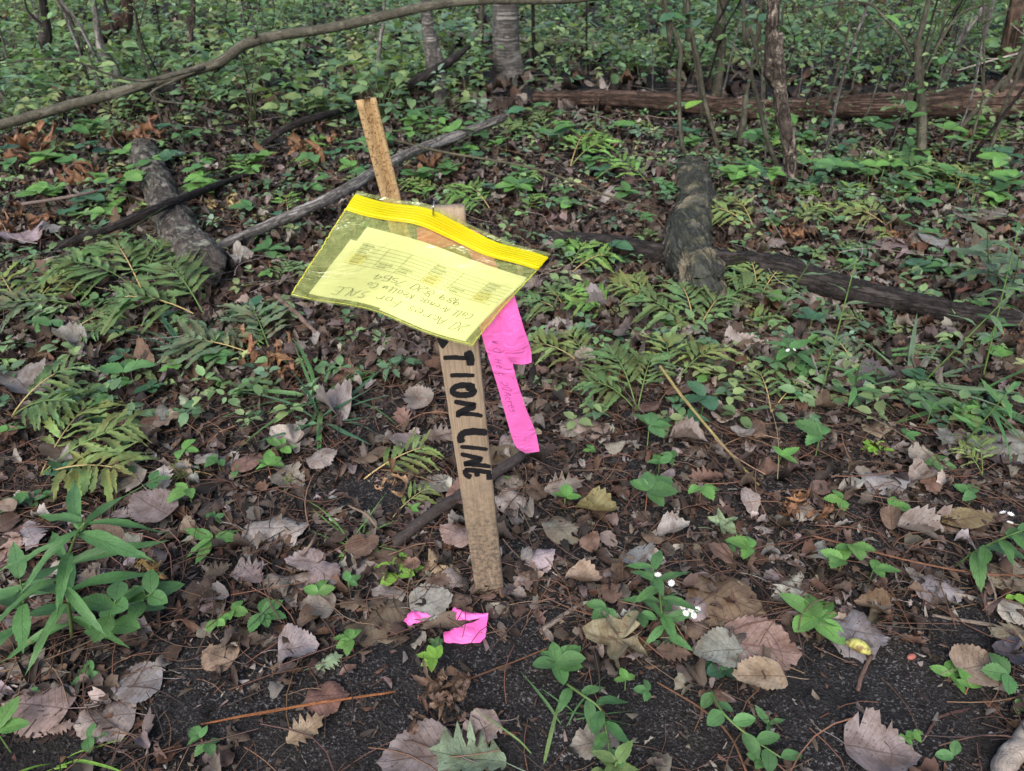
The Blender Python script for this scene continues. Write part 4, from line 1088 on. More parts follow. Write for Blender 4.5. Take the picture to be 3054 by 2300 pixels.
tree('sapling', [(2790, 330), (2805, 260), (2812, 140), (2830, -20)], (9, 8, 8, 7), M_BARK_OLIVE, 'wispy upright stem between the crossed sapling and the leaning ones', 'sapling', 1.8, sides=7, seed=38)
tree('sapling', [(1970, 200), (1972, 90), (1975, -30)], (13, 12, 12), M_BARK_OLIVE, 'straight thin sapling in the green behind the left end of the rotten log', 'sapling', 2.6, sides=8, seed=40)
tree('sapling', [(1437, 190), (1432, 90), (1435, -30)], (14, 14, 14), M_BARK_OLIVE, 'thin straight sapling between the two grey tree trunks', 'sapling', 2.8, sides=8, seed=42)
tree('sapling', [(1595, 190), (1592, 80), (1590, -30)], (11, 11, 11), M_BARK_DARK, 'thin dark sapling just beside the banded grey trunk', 'sapling', 2.8, sides=8, seed=44)
tree('sapling', [(1120, 295), (1128, 190), (1138, 90), (1142, 70)], (13, 13, 12, 9), M_BARK_GREY, 'crooked thin grey stem rising just behind the tan post', 'sapling', .75, sides=8, seed=46)
tree('sapling', [(185, 285), (165, 200), (125, 110), (118, -30)], (26, 26, 24, 22), M_BARK_DARK, 'dark forked sapling standing behind the slanting olive stem', 'sapling', 2.4, sides=10, seed=48, twigs=[(70, [(85, 35, 0), (70, -20, 0)])])
tree('sapling', [(375, 330), (335, 200), (300, 140), (285, 60), (275, -30)], (40, 34, 24, 18, 16), M_BARK_GREY, 'grey leaning stem of the shrub clump behind the olive stem', 'sapling', 1.9, sides=10, seed=50)
tree('sapling', [(280, 230), (305, 110), (350, 60), (378, -30)], (22, 32, 34, 32), M_BARK_BROWN, 'dark curved trunk bending upward within the shrub clump', 'sapling', 2.2, sides=10, seed=52)
tree('sapling', [(340, 310), (262, 200), (205, 70), (170, -30)], (14, 13, 11, 10), M_BARK_GREY, 'thin dark stem of the shrub clump, tilted outward', 'sapling', 1.7, sides=8, seed=54)
tree('sapling', [(355, 320), (250, 100), (180, 0), (150, -40)], (11, 11, 9, 8), M_BARK_GREY, 'thinnest outward stem of the shrub clump', 'sapling', 1.6, sides=7, seed=56)
tree('sapling', [(362, 240), (365, 160), (350, 120)], (22, 18, 12), M_BARK_DARK, 'short dark stub beside the shrub clump', 'sapling', .55, sides=8, seed=58)
tree('sapling', [(540, 280), (555, 190), (568, 90), (562, 50), (575, -30)], (14, 18, 18, 16, 15), M_BARK_PATCH, 'pale crooked sapling behind the slanting olive stem', 'sapling', 2.0, sides=8, seed=60)
tree('sapling', [(690, 150), (700, 80), (730, 30), (740, -30)], (12, 13, 11, 10), M_BARK_PATCH, 'small pale sapling further back beyond the crooked one', 'sapling', 2.2, sides=8, seed=62)
tree('sapling', [(745, 80), (742, 20), (745, -30)], (24, 22, 22), M_BARK_DARK, 'dark slim trunk far back above the olive stem', 'sapling', 3.0, sides=8, seed=64)
tree('sapling', [(484, 215), (482, 150), (480, 110)], (10, 9, 6), M_BARK_DARK, 'short dark dead stem beside the pale crooked sapling', 'sapling', .5, sides=7, seed=66)

# ------------------------------------------------------------------ ground plants, leaf by leaf
LE = {'leaflet': [me_of(t, 'leaflet', M_GREEN) for t in LEAFLET], 'oval': [me_of(t, 'oval_leaf', M_GREEN) for t in OVAL], 'lance': [me_of(t, 'lance_leaf', M_GREEN) for t in LANCE],
      'pinna': [me_of(t, 'pinna', M_FERN) for t in PINNA], 'blade': [me_of(t, 'blade', M_GREEN) for t in BLADE], 'shred': [me_of(t, 'dry_frond', M_DEAD) for t in SHRED]}
STEM_ME = {}
def stem_mesh(kind):
    if kind not in STEM_ME:
        z = np.linspace(0, 1, 7)
        b = {'straight': .03, 'arch': .18}[kind]
        P = np.stack([b * np.sin(z * 1.6), np.zeros(7), z], -1)
        STEM_ME[kind] = me_of(tube(P, np.linspace(.03, .018, 7), 5), 'stem', M_STEM)
    return STEM_ME[kind]
def stem(root, a, b, r, col):
    a, b = Vector([float(v) for v in a]), Vector([float(v) for v in b])
    d = b - a; L = d.length
    q4 = d.to_track_quat('Z', 'X').to_matrix().to_4x4()
    k = r / .024
    return link('stem', stem_mesh('straight'), None, root, Matrix.Translation(a) @ q4 @ Matrix.Diagonal((k, k, L, 1)), col)

def put_leaf(root, kind, p, az, el, ro, L, col, wide=1.0, name='leaf'):
    me = LE[kind][random.randrange(len(LE[kind]))]
    return link(name, me, None, root, mat4(p, az, el, ro, (L * wide, L, L)), col)

STEMC = {'green': (.10, .17, .05), 'red': (.18, .08, .05), 'tan': (.35, .27, .12)}
def bramble(px, py, size, col, label, cat='plant', n=3, tiers=1, group=None, name='bramble_seedling', hgt=None):
    b = gnd(px, py); k = depth_of(b) / FPX
    L = size * k * .52 * (1 if tiers == 1 else .72 if tiers == 2 else .5)
    H = hgt if hgt is not None else random.uniform(.5, 1.15) * L
    root = empty(name, b, label, cat, group)
    for t in range(tiers):
        az0 = random.uniform(0, 6.28) if t else random.choice([0.2, 1.2, 2.2, -1.2, 3.0, 4.2]) + random.uniform(-.4, .4)
        off = Vector((0, 0, H)) if t == 0 else Vector((random.uniform(-.9, .9) * L, random.uniform(-.6, .9) * L, H * random.uniform(.6, 1.2)))
        stem(root, (0, 0, -.004), off, .0009, gcol(STEMC['green' if random.random() < .6 else 'red']))
        for i in range(n):
            a = (i - (n - 1) / 2) * (1.25 if n == 3 else .85)
            el = random.uniform(-.05, .35)
            put_leaf(root, 'leaflet', off + Vector((0, 0, random.uniform(0, .003))), az0 + a, el, random.uniform(-.3, .3), L * random.uniform(.85, 1.1) * (1.05 if abs(a) < .3 else .88), gcol(col), random.uniform(.85, 1.15))
    return root

def seedling(px, py, size, col, label, n=5, kind='oval', cat='plant', group=None, name='seedling', hk=.3):
    b = gnd(px, py); k = depth_of(b) / FPX; L = size * k * .5
    root = empty(name, b, label, cat, group); H = L * hk
    stem(root, (0, 0, -.004), (0, 0, H), .0009, gcol(STEMC['green']))
    az = random.uniform(0, 6.28)
    for i in range(n):
        put_leaf(root, kind, Vector((0, 0, H * (1 - .06 * i))), az + i * 2.4 + random.uniform(-.3, .3), random.uniform(-.05, .45), random.uniform(-.3, .3), L * random.uniform(.75, 1.1), gcol(col), random.uniform(.9, 1.2) * (1.5 if kind == 'lance' else 1))
    return root

def fern(px, py, size, col, az, label, el=.5, pairs=6, group=None, name='fern', fronds=1, spread=.9, tip=None, wide=1.0):
    b = gnd(px, py); k = depth_of(b) / FPX
    root = empty(name, b, label, 'fern', group)
    for f in range(fronds):
        L = size * k * random.uniform(.85, 1.1)
        a = az + (f - (fronds - 1) / 2) * spread + random.uniform(-.12, .12)
        e = el + random.uniform(-.12, .12)
        dx = np.array([-math.sin(a), math.cos(a)])
        ts = np.linspace(0, 1, 9)
        P = np.stack([dx[0] * ts * L * math.cos(e), dx[1] * ts * L * math.cos(e), np.sin(e) * L * (ts - .55 * ts ** 2) * 1.3], -1)
        rc = gcol(STEMC['tan'] if random.random() < .4 else STEMC['green'])
        link('rachis', me_of(tube(P, np.linspace(.0017, .0007, 9) * (size * k / .15 + .5) * .6, 5), 'rachis', M_STEM), None, root, None, rc)
        for i in range(pairs):
            t = .34 + .58 * i / max(1, pairs - 1)
            p = np.array([np.interp(t, ts, P[:, c]) for c in range(3)])
            sl = math.atan2(P[-1, 2] - P[4, 2], np.hypot(*(P[-1, :2] - P[4, :2])))
            for s in (-1, 1):
                ln = L * (.46 * math.sin(math.pi * (.25 + .72 * (1 - (t - .34) / .66)) * .72) + .05) * random.uniform(.85, 1.12)
                put_leaf(root, 'pinna', p + np.array([0, 0, .001]), a + s * (1.15 - .35 * t) * -1 + random.uniform(-.1, .1), sl * .6 + random.uniform(-.12, .18), random.uniform(-.3, .3) , ln, gcol(col, .16), wide * random.uniform(.7, 1.0))
        put_leaf(root, 'pinna', P[-2], a, sl, 0, L * .24, gcol(col), wide * 1.2)
    return root

def leafy_stem(pts, size, col, label, n=9, name='leafy_plant', cat='plant', kind='lance', wide=1.0, group=None, flowers=(), start=.25, el=.15, r=.0017, mode='spiral'):
    """pts: 3-D points of the stem; size: leaf length in metres"""
    P = spline(pts, 30); b = P[0].copy()
    root = empty(name, b, label, cat, group)
    link('stem', me_of(shift(tube(P, np.linspace(r, r * .5, 30), 6), b), 'stem', M_STEM), None, root, None, gcol(STEMC['green']))
    az = random.uniform(0, 6.28)
    for i in range(n):
        f = start + (1 - start) * i / max(1, n - 1)
        p = P[int(f * 29)] - b
        t = P[min(29, int(f * 29) + 1)] - P[max(0, int(f * 29) - 1)]
        if mode == 'spiral': a = az + i * 2.4
        else:
            ta = math.atan2(-t[0], t[1]); a = ta + (1 if i % 2 else -1) * random.uniform(.7, 1.1)
        put_leaf(root, kind, p, a + random.uniform(-.25, .25), el + random.uniform(-.3, .3), random.uniform(-.4, .4), size * random.uniform(.75, 1.1) * (1 - .35 * abs(f - .6)), gcol(col), wide)
    for fx in flowers: flower(root, np.asarray(fx) - b, .0048)
    return root

PET = leaf_tpl(lance(.13), 4, 1, cup=.4, bend=.1, seed=500)
FL = merge([((PET[0] * 1.0) @ rots(np.array([a]), np.array([.35]), np.array([0.]))[0].T, PET[1], PET[2], PET[3]) for a in np.linspace(0, 6.283, 13)[:-1]])
FL_ME = me_of(FL, 'petals', M_PETAL)
zt = np.linspace(0, 1, 4); DISC = me_of(tube(np.stack([zt * 0, zt * 0, zt * .25], -1), [.2, .26, .2, .05], 8), 'disc', M_DISC)
def flower(root, p, r):
    o = link('flower', FL_ME, None, root, mat4(p, random.uniform(0, 6), random.uniform(-.2, .8), 0, r))
    link('flower_centre', DISC, None, o, mat4((0, 0, .02)))

def grass(px, py, size, col, label, n=10, az=None, spread=6.28, group=None, up=.9, name='grass_tuft'):
    b = gnd(px, py); k = depth_of(b) / FPX
    root = empty(name, b, label, 'grass', group)
    for i in range(n):
        a = (az or 0) + random.uniform(-.5, .5) * spread
        put_leaf(root, 'blade', (random.uniform(-.01, .01), random.uniform(-.01, .01), 0), a, up * random.uniform(.5, 1.3), random.uniform(-.5, .5), size * k * random.uniform(.6, 1.15), gcol(col), random.uniform(.8, 1.5), 'blade')
    return root

def dry_fern(px, py, size, label, n=12, col=(.17, .10, .06), group=None, up=.4):
    b = gnd(px, py); k = depth_of(b) / FPX
    root = empty('dried_fern', b, label, 'dead fern', group)
    for i in range(n):
        L = size * k * random.uniform(.3, .6)
        a = random.uniform(0, 6.28); rr = random.uniform(0, .35) * size * k
        o = put_leaf(root, 'shred', (rr * math.cos(a), rr * math.sin(a) * .8, random.uniform(.002, .02 + .1 * size * k)), random.uniform(0, 6.28), random.uniform(-.2, up), random.uniform(-.9, .9), L, gcol(col, .25), random.uniform(.35, .85), 'frond')
    return root

B = bramble
# near brambles and seedlings, each where the photo has it
for a in [
    (655, 1112, 125, 'mid', 'lobed green bramble in the litter below the fallen fern stalk', 5, 1), (385, 1165, 185, 'mid', 'large trifoliate bramble between two smaller ones on the litter', 3, 1), (300, 1212, 120, 'mid', 'small bramble just in front of the large trifoliate one', 3, 1),
    (545, 1140, 100, 'bright', 'pale green bramble beside the lobed one', 3, 1), (345, 1370, 75, 'mid', 'little bramble behind the wide pale leaf', 3, 1), (712, 1425, 90, 'mid', 'three-lobed seedling among reddish stems', 3, 1), (812, 1432, 100, 'bright', 'star-leaved seedling next to the three-lobed one', 5, 1),
    (578, 1512, 115, 'bright', 'bright trifoliate bramble above the glossy seedling', 3, 1), (648, 1568, 80, 'mid', 'small double bramble beside the large pale leaf', 3, 2), (655, 1880, 130, 'bright', 'pleated bramble at the edge of the bare soil', 3, 2), (790, 1860, 140, 'mid', 'broad lobed bramble above the round grey leaf', 5, 1),
    (955, 1805, 120, 'bright', 'bramble touching the big slate-brown leaf', 3, 1), (1045, 1762, 80, 'mid', 'small bramble behind the big slate-brown leaf', 3, 1), (1055, 1945, 110, 'bright', 'row of small round leaflets below the slate-brown leaf', 5, 1), (1300, 2008, 110, 'lime', 'lone lime-green five-leaflet sprig on bare soil', 5, 1),
    (625, 2235, 130, 'mid', 'pale lobed sprig at the near edge of the soil', 3, 2), (275, 2225, 115, 'mid', 'bramble growing over the grey toothed leaf', 3, 1), (35, 2245, 190, 'bright', 'large bramble cut off by the near corner', 3, 1), (55, 1540, 150, 'mid', 'cluster of round brambles behind the dark green goldenrod', 3, 2),
    (1925, 1530, 170, 'mid', 'lobed bramble behind the brown toothed leaf', 5, 1), (2085, 1508, 120, 'bright', 'bramble just beyond the lobed one', 3, 1), (1685, 1528, 105, 'bright', 'small bright bramble to the side of the stake', 3, 1), (2228, 1682, 130, 'bright', 'fresh trifoliate bramble above the big red-brown leaf', 3, 1),
    (1805, 1848, 125, 'mid', 'bramble with sharp leaflets above the ragged tan leaf', 3, 1), (1905, 1868, 105, 'mid', 'bramble crowding the foot of the white aster', 3, 1), (1865, 2058, 80, 'bright', 'tiny bramble on bare soil below the ragged tan leaf', 3, 1), (1930, 2090, 80, 'mid', 'tiny bramble beside the other, further down the soil', 3, 1),
    (2500, 1715, 190, 'bright', 'large bright pleated bramble over crumpled pale leaves', 3, 2), (2590, 1745, 120, 'bright', 'second pleated bramble leaf fan joining the large one', 3, 1), (2505, 1515, 110, 'bright', 'bramble behind the long reddish straw', 3, 1), (2645, 1535, 115, 'bright', 'trifoliate bramble beside the weathered grey stick', 3, 1),
    (2890, 1505, 120, 'mid', 'bramble below the white flowers by the edge', 3, 1), (2985, 2050, 160, 'mid', 'bramble overhanging the near soil by the edge', 3, 1), (2690, 2215, 90, 'bright', 'clover-like sprig on near bare soil', 3, 2), (2265, 2285, 90, 'mid', 'small bramble cut by the bottom edge', 3, 1), (2760, 1275, 125, 'mid', 'bramble beyond the pale tan triangular leaf', 3, 1),
    (2880, 1272, 105, 'mid', 'bramble beside the large grey leaf', 3, 1), (2432, 1362, 150, 'mid', 'bramble near the end of the yellow stem', 3, 1), (2320, 1402, 110, 'bright', 'bramble close to the tip of the yellow stem', 3, 1), (2690, 1330, 80, 'mid', 'little blue-green bramble before the pale tan leaf', 3, 1), (1930, 1340, 150, 'mid', 'wide lobed bramble in front of the browning fern', 5, 1),
    (1765, 1365, 60, 'bright', 'tiny round sprig on soil beyond the pink ribbon tip', 3, 1), (2090, 1258, 170, 'blue', 'broad dark leaves under the yellow stem', 3, 1), (1965, 1412, 90, 'mid', 'small bramble before the wide lobed one', 3, 1), (2005, 1398, 80, 'mid', 'small toothed bramble touching its neighbour', 3, 1), (2050, 1290, 120, 'blue', 'blue-green leaf pair by the yellow stem', 3, 1),
    (1230, 1540, 60, 'bright', 'tiny two-leaf sprout beside the dark stick', 3, 1), (1500, 1440, 50, 'bright', 'tiny sprout at the edge of the stake', 3, 1), (770, 735, 110, 'bright', 'flat lobed leaf on litter beside the yellow bag', 5, 1), (640, 600, 220, 'bright', 'spreading bright bramble patch beyond the grey branch', 3, 5), (150, 605, 200, 'bright', 'wide bright bramble patch at the far edge of the litter', 3, 5),
    (520, 505, 150, 'blue', 'blue-green bramble beside the lichen log', 3, 2), (230, 430, 200, 'mid', 'green bramble clump behind the brown fern heap', 3, 3), (1700, 640, 130, 'bright', 'green bramble beyond the zip edge of the bag', 3, 2), (930, 585, 90, 'mid', 'bramble on litter between grey branch and bag', 3, 1), (2185, 565, 190, 'bright', 'bright leafy bramble crowding the far end of the mossy log', 3, 6), (1975, 590, 150, 'mid', 'green bramble on the bag side of the mossy log', 3, 4), (2880, 2070, 110, 'bright', 'sprig curling beside the tan near leaf', 3, 1),
    (3020, 2120, 100, 'yellow', 'yellow-green sprig by the near edge', 3, 2), (2170, 1645, 70, 'mid', 'sprout by the pale greenish leaf', 3, 1), (3015, 1800, 70, 'lime', 'tiny lime sprout under the tan edge leaf', 3, 1),
]: B(a[0], a[1], a[2], a[3], a[4], n=a[5], tiers=a[6])
for a in [
    (640, 1625, 175, 'bright', 'seedling with narrow lime leaves beside a glossy oval leaf', 6, 'lance'), (560, 1622, 80, 'dark', 'single glossy dark oval leaf in the litter', 1, 'oval'), (1190, 1722, 150, 'lime', 'vivid lime lobed seedling at the foot of the stake', 5, 'oval'), (1300, 1925, 60, 'mid', 'tiny round-leaved sprout between the pink folds', 5, 'oval'),
    (2425, 1862, 220, 'bright', 'bright seedling of long smooth leaves by the blue-grey leaf', 6, 'oval'), (1660, 1990, 165, 'mid', 'leafy seedling with pointed oval leaves on bare soil', 7, 'oval'), (2840, 2262, 110, 'mid', 'round glossy leaf lying at the near edge of the soil', 2, 'oval'), (125, 2072, 105, 'mid', 'glossy oval leaf resting on the pinkish kidney-shaped leaf', 1, 'oval'),
    (430, 1312, 110, 'mid', 'single shiny oval leaf flat on the litter', 1, 'oval'), (330, 1285, 150, 'blue', 'blue-green narrow-leaved seedling behind the shiny oval leaf', 6, 'lance'), (265, 2025, 100, 'mid', 'little round-leaved seedling under the goldenrod', 5, 'oval'), (2610, 1345, 90, 'lime', 'lime pinnate sprig before the pale tan leaf', 6, 'oval'),
    (1980, 1935, 70, 'dark', 'dark oval leaf at the foot of the white aster', 2, 'oval'), (2155, 2010, 140, 'blue', 'blue-green whorled seedling beside the big tan leaf', 7, 'oval'), (2290, 2170, 120, 'mid', 'narrow leaf sprig at the near soil', 3, 'lance'), (95, 1500, 120, 'mid', 'round-leaved seedlings at the far side of the goldenrod', 6, 'oval'), (2830, 2025, 120, 'bright', 'oval-leaved sprig touching the tan near leaf', 4, 'oval'),
    (2780, 1395, 130, 'fern', 'yellowing seedling beside the large grey leaf', 5, 'oval'), (560, 720, 90, 'blue', 'pale blue-green leaf near the lichen log', 3, 'oval'), (1090, 1640, 150, 'bright', 'low grassy sprig beside the dark stick', 5, 'lance'),
]: seedling(a[0], a[1], a[2], a[3], a[4], a[5], a[6])
# sensitive ferns, green to yellow and browning
for a in [
    (1085, 1430, 290, 'yellow', -1.1, 'spotted yellow-green fern frond beside the stake', .35, 6, 1), (1170, 1545, 200, 'yellow', -.9, 'small yellow fern piece by the dark stick', .3, 5, 1), (30, 1250, 330, 'fern', -1.3, 'long green fern frond entering from the edge', .5, 7, 2), (120, 1420, 380, 'yellow', -1.0, 'yellow-brown fern with wide fronds by the straw stalk', .35, 7, 3),
    (620, 960, 330, 'fern', 1.2, 'arching grey-green fern beneath the yellow bag corner', .55, 8, 2), (820, 1090, 360, 'grey', 1.0, 'long fern frond drooping across the litter below the bag', .45, 9, 2), (430, 880, 300, 'fern', .8, 'green fern with narrow pinnae in front of the lichen log', .6, 8, 3), (300, 930, 300, 'grey', 1.5, 'dull green fern spreading low by the far litter', .4, 7, 2),
    (80, 960, 280, 'yellow', .3, 'browning fern frond at the edge of the litter', .45, 7, 2), (180, 1020, 200, 'fern', -1.2, 'small green fern before the browning one', .4, 6, 2), (1900, 1230, 300, 'fern', .5, 'browning fern above the yellow stem', .75, 7, 3), (2000, 1160, 260, 'yellow', -.5, 'yellow fern fan beside the browning one', .7, 6, 2), (1760, 1110, 240, 'yellow', .9, 'olive fern frond with brown tips near the pink ribbon', .55, 6, 2),
    (2300, 1230, 220, 'fern', -.3, 'green lobed fern leaf beyond the end of the yellow stem', .4, 5, 2), (1840, 950, 220, 'bright', 1.2, 'bright green fern in front of the dark wet branch', .4, 6, 2), (1700, 955, 180, 'fern', .9, 'fern on litter just outside the bag', .45, 6, 2), (2075, 1005, 270, 'fern', .15, 'green fern hiding the near end of the mossy log', .55, 7, 3), (1690, 830, 210, 'bright', -.9, 'green fern beside the zip corner of the bag', .5, 6, 2), (1950, 930, 220, 'yellow', .9, 'yellow-green fern at the near end of the mossy log', .6, 7, 2),
    (2120, 940, 240, 'fern', -.7, 'fern with pinkish brown fronds beside the mossy log', .6, 7, 2), (2260, 900, 220, 'yellow', -.3, 'yellow fern over the dark wet branch', .6, 6, 2), (1470, 640, 210, 'bright', 1.2, 'bright fern fan rising right behind the stake top', .55, 7, 2), (1560, 660, 180, 'bright', -.4, 'short bright fern next to the fan behind the stake', .5, 5, 1), (2250, 690, 210, 'yellow', .8, 'yellow fern fan beside the bend of the mossy log', .4, 6, 2),
    (2350, 690, 210, 'yellow', -1.0, 'yellow lobed fern leaf further from the mossy log', .4, 6, 1), (2620, 560, 230, 'fern', -.9, 'green fern below the crossed sapling', .45, 6, 2), (2850, 585, 230, 'yellow', -1.0, 'broad yellow-green fern beyond the goldenrod stems', .4, 6, 2), (2660, 690, 210, 'yellow', .9, 'fern with yellow tips in open litter', .4, 6, 2), (2480, 790, 160, 'fern', -.8, 'small bright fern just behind the dark wet branch', .4, 5, 1),
    (1640, 430, 230, 'fern', .7, 'fern growing by the tip of the grey dead branch', .5, 6, 2), (1700, 500, 230, 'bright', -.7, 'bright fern among leaves behind the bag', .5, 7, 2), (640, 1060, 190, 'bright', -1.3, 'narrow green fern shoot before the bag shadow', .3, 6, 1), (2930, 1420, 170, 'yellow', .2, 'yellowing fern sprig by the large grey leaf', .6, 5, 2), (2560, 1130, 240, 'grey', .7, 'grey-green grassy fern before the dark wet branch', .4, 7, 2),
]: fern(a[0], a[1], a[2] * .82, a[3], a[4], a[5], a[6] + .14, a[7], fronds=a[8])
dry_fern(455, 1745, 230, 'striped yellow and brown dying fern frond beside the goldenrod', 8, (.30, .22, .09))
dry_fern(1335, 2115, 330, 'curled brown dead fern in a heap on the bare soil', 34, (.15, .10, .075))
dry_fern(1170, 1480, 230, 'dry tan fern scraps below the spotted frond', 8, (.24, .15, .09))
for a in [(780, 1090, 330, 'rusty dead fern tangle below the bag'), (850, 1150, 230, 'curled rust-brown frond beside reddish stems'), (430, 450, 300, 'rust-brown dead fern heap at the far end of the lichen log'), (130, 480, 330, 'wide rusty dead fern heap in the far litter'), (280, 560, 280, 'dead brown fern beside the lichen log'), (70, 700, 260, 'brown dead fern at the edge by the dark branch'), (900, 480, 280, 'dead fern in brown curls beyond the tan post'), (1290, 520, 200, 'small dead fern right of the tan post behind the bag'), (2350, 730, 170, 'pinkish dead fern stub below the yellow fern'), (2660, 720, 150, 'dead fern curl in open litter'), (2050, 880, 160, 'dead brown frond at the near end of the mossy log'), (690, 640, 160, 'pale yellow dead fern prongs by the bent dark branch'), (2380, 1560, 240, 'brown curled leaves behind the bright bramble'), (1800, 1180, 200, 'pinkish dead fern tip by the browning fern'), (3030, 1050, 200, 'brown dead fern curl at the edge by the grass')]:
    dry_fern(a[0], a[1], a[2], a[3], 16, (.21, .115, .065) if a[0] != 690 else (.42, .34, .16))
# dark green goldenrod in the near corner
g = gnd(215, 1905); gz = depth_of(g)
leafy_stem([g, at_depth(204, 1790, gz * .94), at_depth(192, 1710, gz * .90), at_depth(225, 1600, gz * .84), at_depth(252, 1560, gz * .82)], .108, 'mid', 'dark green goldenrod with long drooping leaves in the near corner', 19, 'goldenrod', wide=.66, start=.12, el=.05, r=.0022)
leafy_stem([gnd(60, 1900), at_depth(70, 1800, gz * .93), at_depth(60, 1730, gz * .9)], .08, 'mid', 'second goldenrod with paler leaves at the very edge', 8, 'goldenrod', wide=1.4, start=.2, el=.1, r=.0016)
leafy_stem([gnd(330, 1900), at_depth(330, 1840, gz * .95), at_depth(345, 1790, gz * .92)], .044, 'mid', 'low leafy plant of oval leaves beneath the goldenrod', 8, 'leafy_plant', kind='oval', wide=1.1, start=.2, el=.2, r=.0014)
leafy_stem([gnd(420, 1830), at_depth(425, 1790, gz * .97), at_depth(450, 1770, gz * .95)], .044, 'mid', 'low oval-leaved plant beside the striped dying fern', 7, 'leafy_plant', kind='oval', wide=1.0, start=.2, el=.2, r=.0014)
# asters with white flowers
g = gnd(1985, 1905); gz = depth_of(g)
leafy_stem([g, at_depth(1975, 1840, gz * .97), at_depth(1965, 1760, gz * .93), at_depth(1945, 1690, gz * .9)], .046, 'mid', 'aster with small white flowers between tan and red-brown leaves', 16, 'white_aster', wide=1.35, start=.1, el=.3, flowers=[at_depth(2060, 1822, gz * .94), at_depth(2080, 1818, gz * .94), at_depth(2045, 1830, gz * .94), at_depth(2068, 1836, gz * .945), at_depth(2003, 1740, gz * .91), at_depth(1962, 1716, gz * .9), at_depth(2036, 1812, gz * .945)])
g = gnd(2850, 1690); gz = depth_of(g)
leafy_stem([g, at_depth(2900, 1650, gz * .97), at_depth(2980, 1610, gz * .93), at_depth(3080, 1570, gz * .9)], .055, 'mid', 'aster stem with white flowers bending in from the edge', 10, 'white_aster', wide=1.6, start=.4, el=.1, mode='side', flowers=[at_depth(3014, 1535, gz * .9), at_depth(3012, 1560, gz * .9), at_depth(2992, 1530, gz * .9)])
g = gnd(2390, 1100); gz = depth_of(g)
leafy_stem([g, at_depth(2375, 1060, gz * .97), at_depth(2345, 1035, gz * .95)], .065, 'mid', 'leafy aster with a white tuft before the dark wet branch', 9, 'white_aster', wide=2.0, start=.2, el=.2, flowers=[at_depth(2350, 1046, gz * .94), at_depth(2368, 1044, gz * .94)])
# trailing stems
leafy_stem([gnd(1690, 2040, .01), gnd(1740, 2075, .03), gnd(1790, 2115, .03), gnd(1808, 2180, .03), gnd(1826, 2310, .03)], .040, 'mid', 'trailing vine with narrow leaves crossing the lavender leaf', 9, 'trailing_vine', wide=1.7, start=.1, el=.1, mode='side')
leafy_stem([gnd(2120, 2060, .01), gnd(2160, 2130, .03), gnd(2240, 2200, .02), gnd(2330, 2260, .02)], .030, 'mid', 'thin green vine trailing over soil below the tan leaf', 8, 'trailing_vine', kind='oval', start=.05, el=.1, mode='side')
leafy_stem([gnd(1800, 2300, .01), gnd(1830, 2290, .03), gnd(1840, 2270, .04)], .035, 'yellow', 'yellow-green sprout at the bottom edge below the lavender leaf', 6, 'seedling', wide=2.2, start=.1, el=.4)
# upright stems by the wet branch
for (x0, y0), (x1, y1), c, lb in [((2450, 1170), (2555, 770), 'grey', 'tall feathery stem rising over the dark wet branch'), ((2300, 960), (2440, 745), 'grey', 'slanted feathery stem beside the mossy log'), ((2745, 1150), (3010, 880), 'grey', 'long leaning stem with thin leaves near the edge'), ((2930, 1130), (3035, 690), 'mid', 'tall green stem with small leaves at the edge'), ((2950, 870), (2945, 700), 'grey', 'broad-leaved grey-green goldenrod beyond the wet branch'), ((3010, 900), (3040, 760), 'grey', 'grey-green goldenrod crossing the edge'), ((2870, 1330), (3010, 1165), 'mid', 'slim yellow-green stem by the large grey leaf'), ((2540, 1190), (2565, 1085), 'mid', 'short green stem in grass before the wet branch')]:
    g = gnd(x0, y0); gz = depth_of(g)
    leafy_stem([g, at_depth(x0 * .6 + x1 * .4, y0 * .6 + y1 * .4, gz * .93), at_depth(x1, y1, gz * .86)], .075 if 'goldenrod' in lb else .05, c, lb, 14 if 'tall' in lb or 'broad' in lb or 'golden' in lb else 9, 'goldenrod' if 'golden' in lb else 'leafy_plant', wide=1.5 if 'golden' in lb else .9, start=.35, el=.25, r=.0018)
for a in [(2700, 1150, 330, 'grey', 'loose grass before the dark wet branch', 16), (2560, 1090, 230, 'mid', 'grass clump with bent blades near the feathery stem', 14), (2900, 1210, 330, 'mid', 'grass spreading at the edge before the large grey leaf', 16), (960, 1200, 300, 'mid', 'dark fine grass below the yellow bag', 16), (960, 1260, 240, 'blue', 'low fine grass by the litter in front of the bag', 12), (1060, 1630, 210, 'bright', 'bright grass blades beside the dark stick', 8), (160, 2285, 260, 'lime', 'lime grass blades in the near corner', 8), (560, 1080, 260, 'blue', 'loose blue-green grass in the litter', 12), (1590, 2280, 330, 'yellow', 'yellowed grass blade pointing in from the bottom edge', 2), (1700, 2150, 210, 'mid', 'grass blades beside the trailing vine', 5), (260, 780, 260, 'grey', 'fine grass by the dark branch in the far litter', 10)]:
    grass(a[0], a[1], a[2], a[3], a[4], a[5], up=.55)

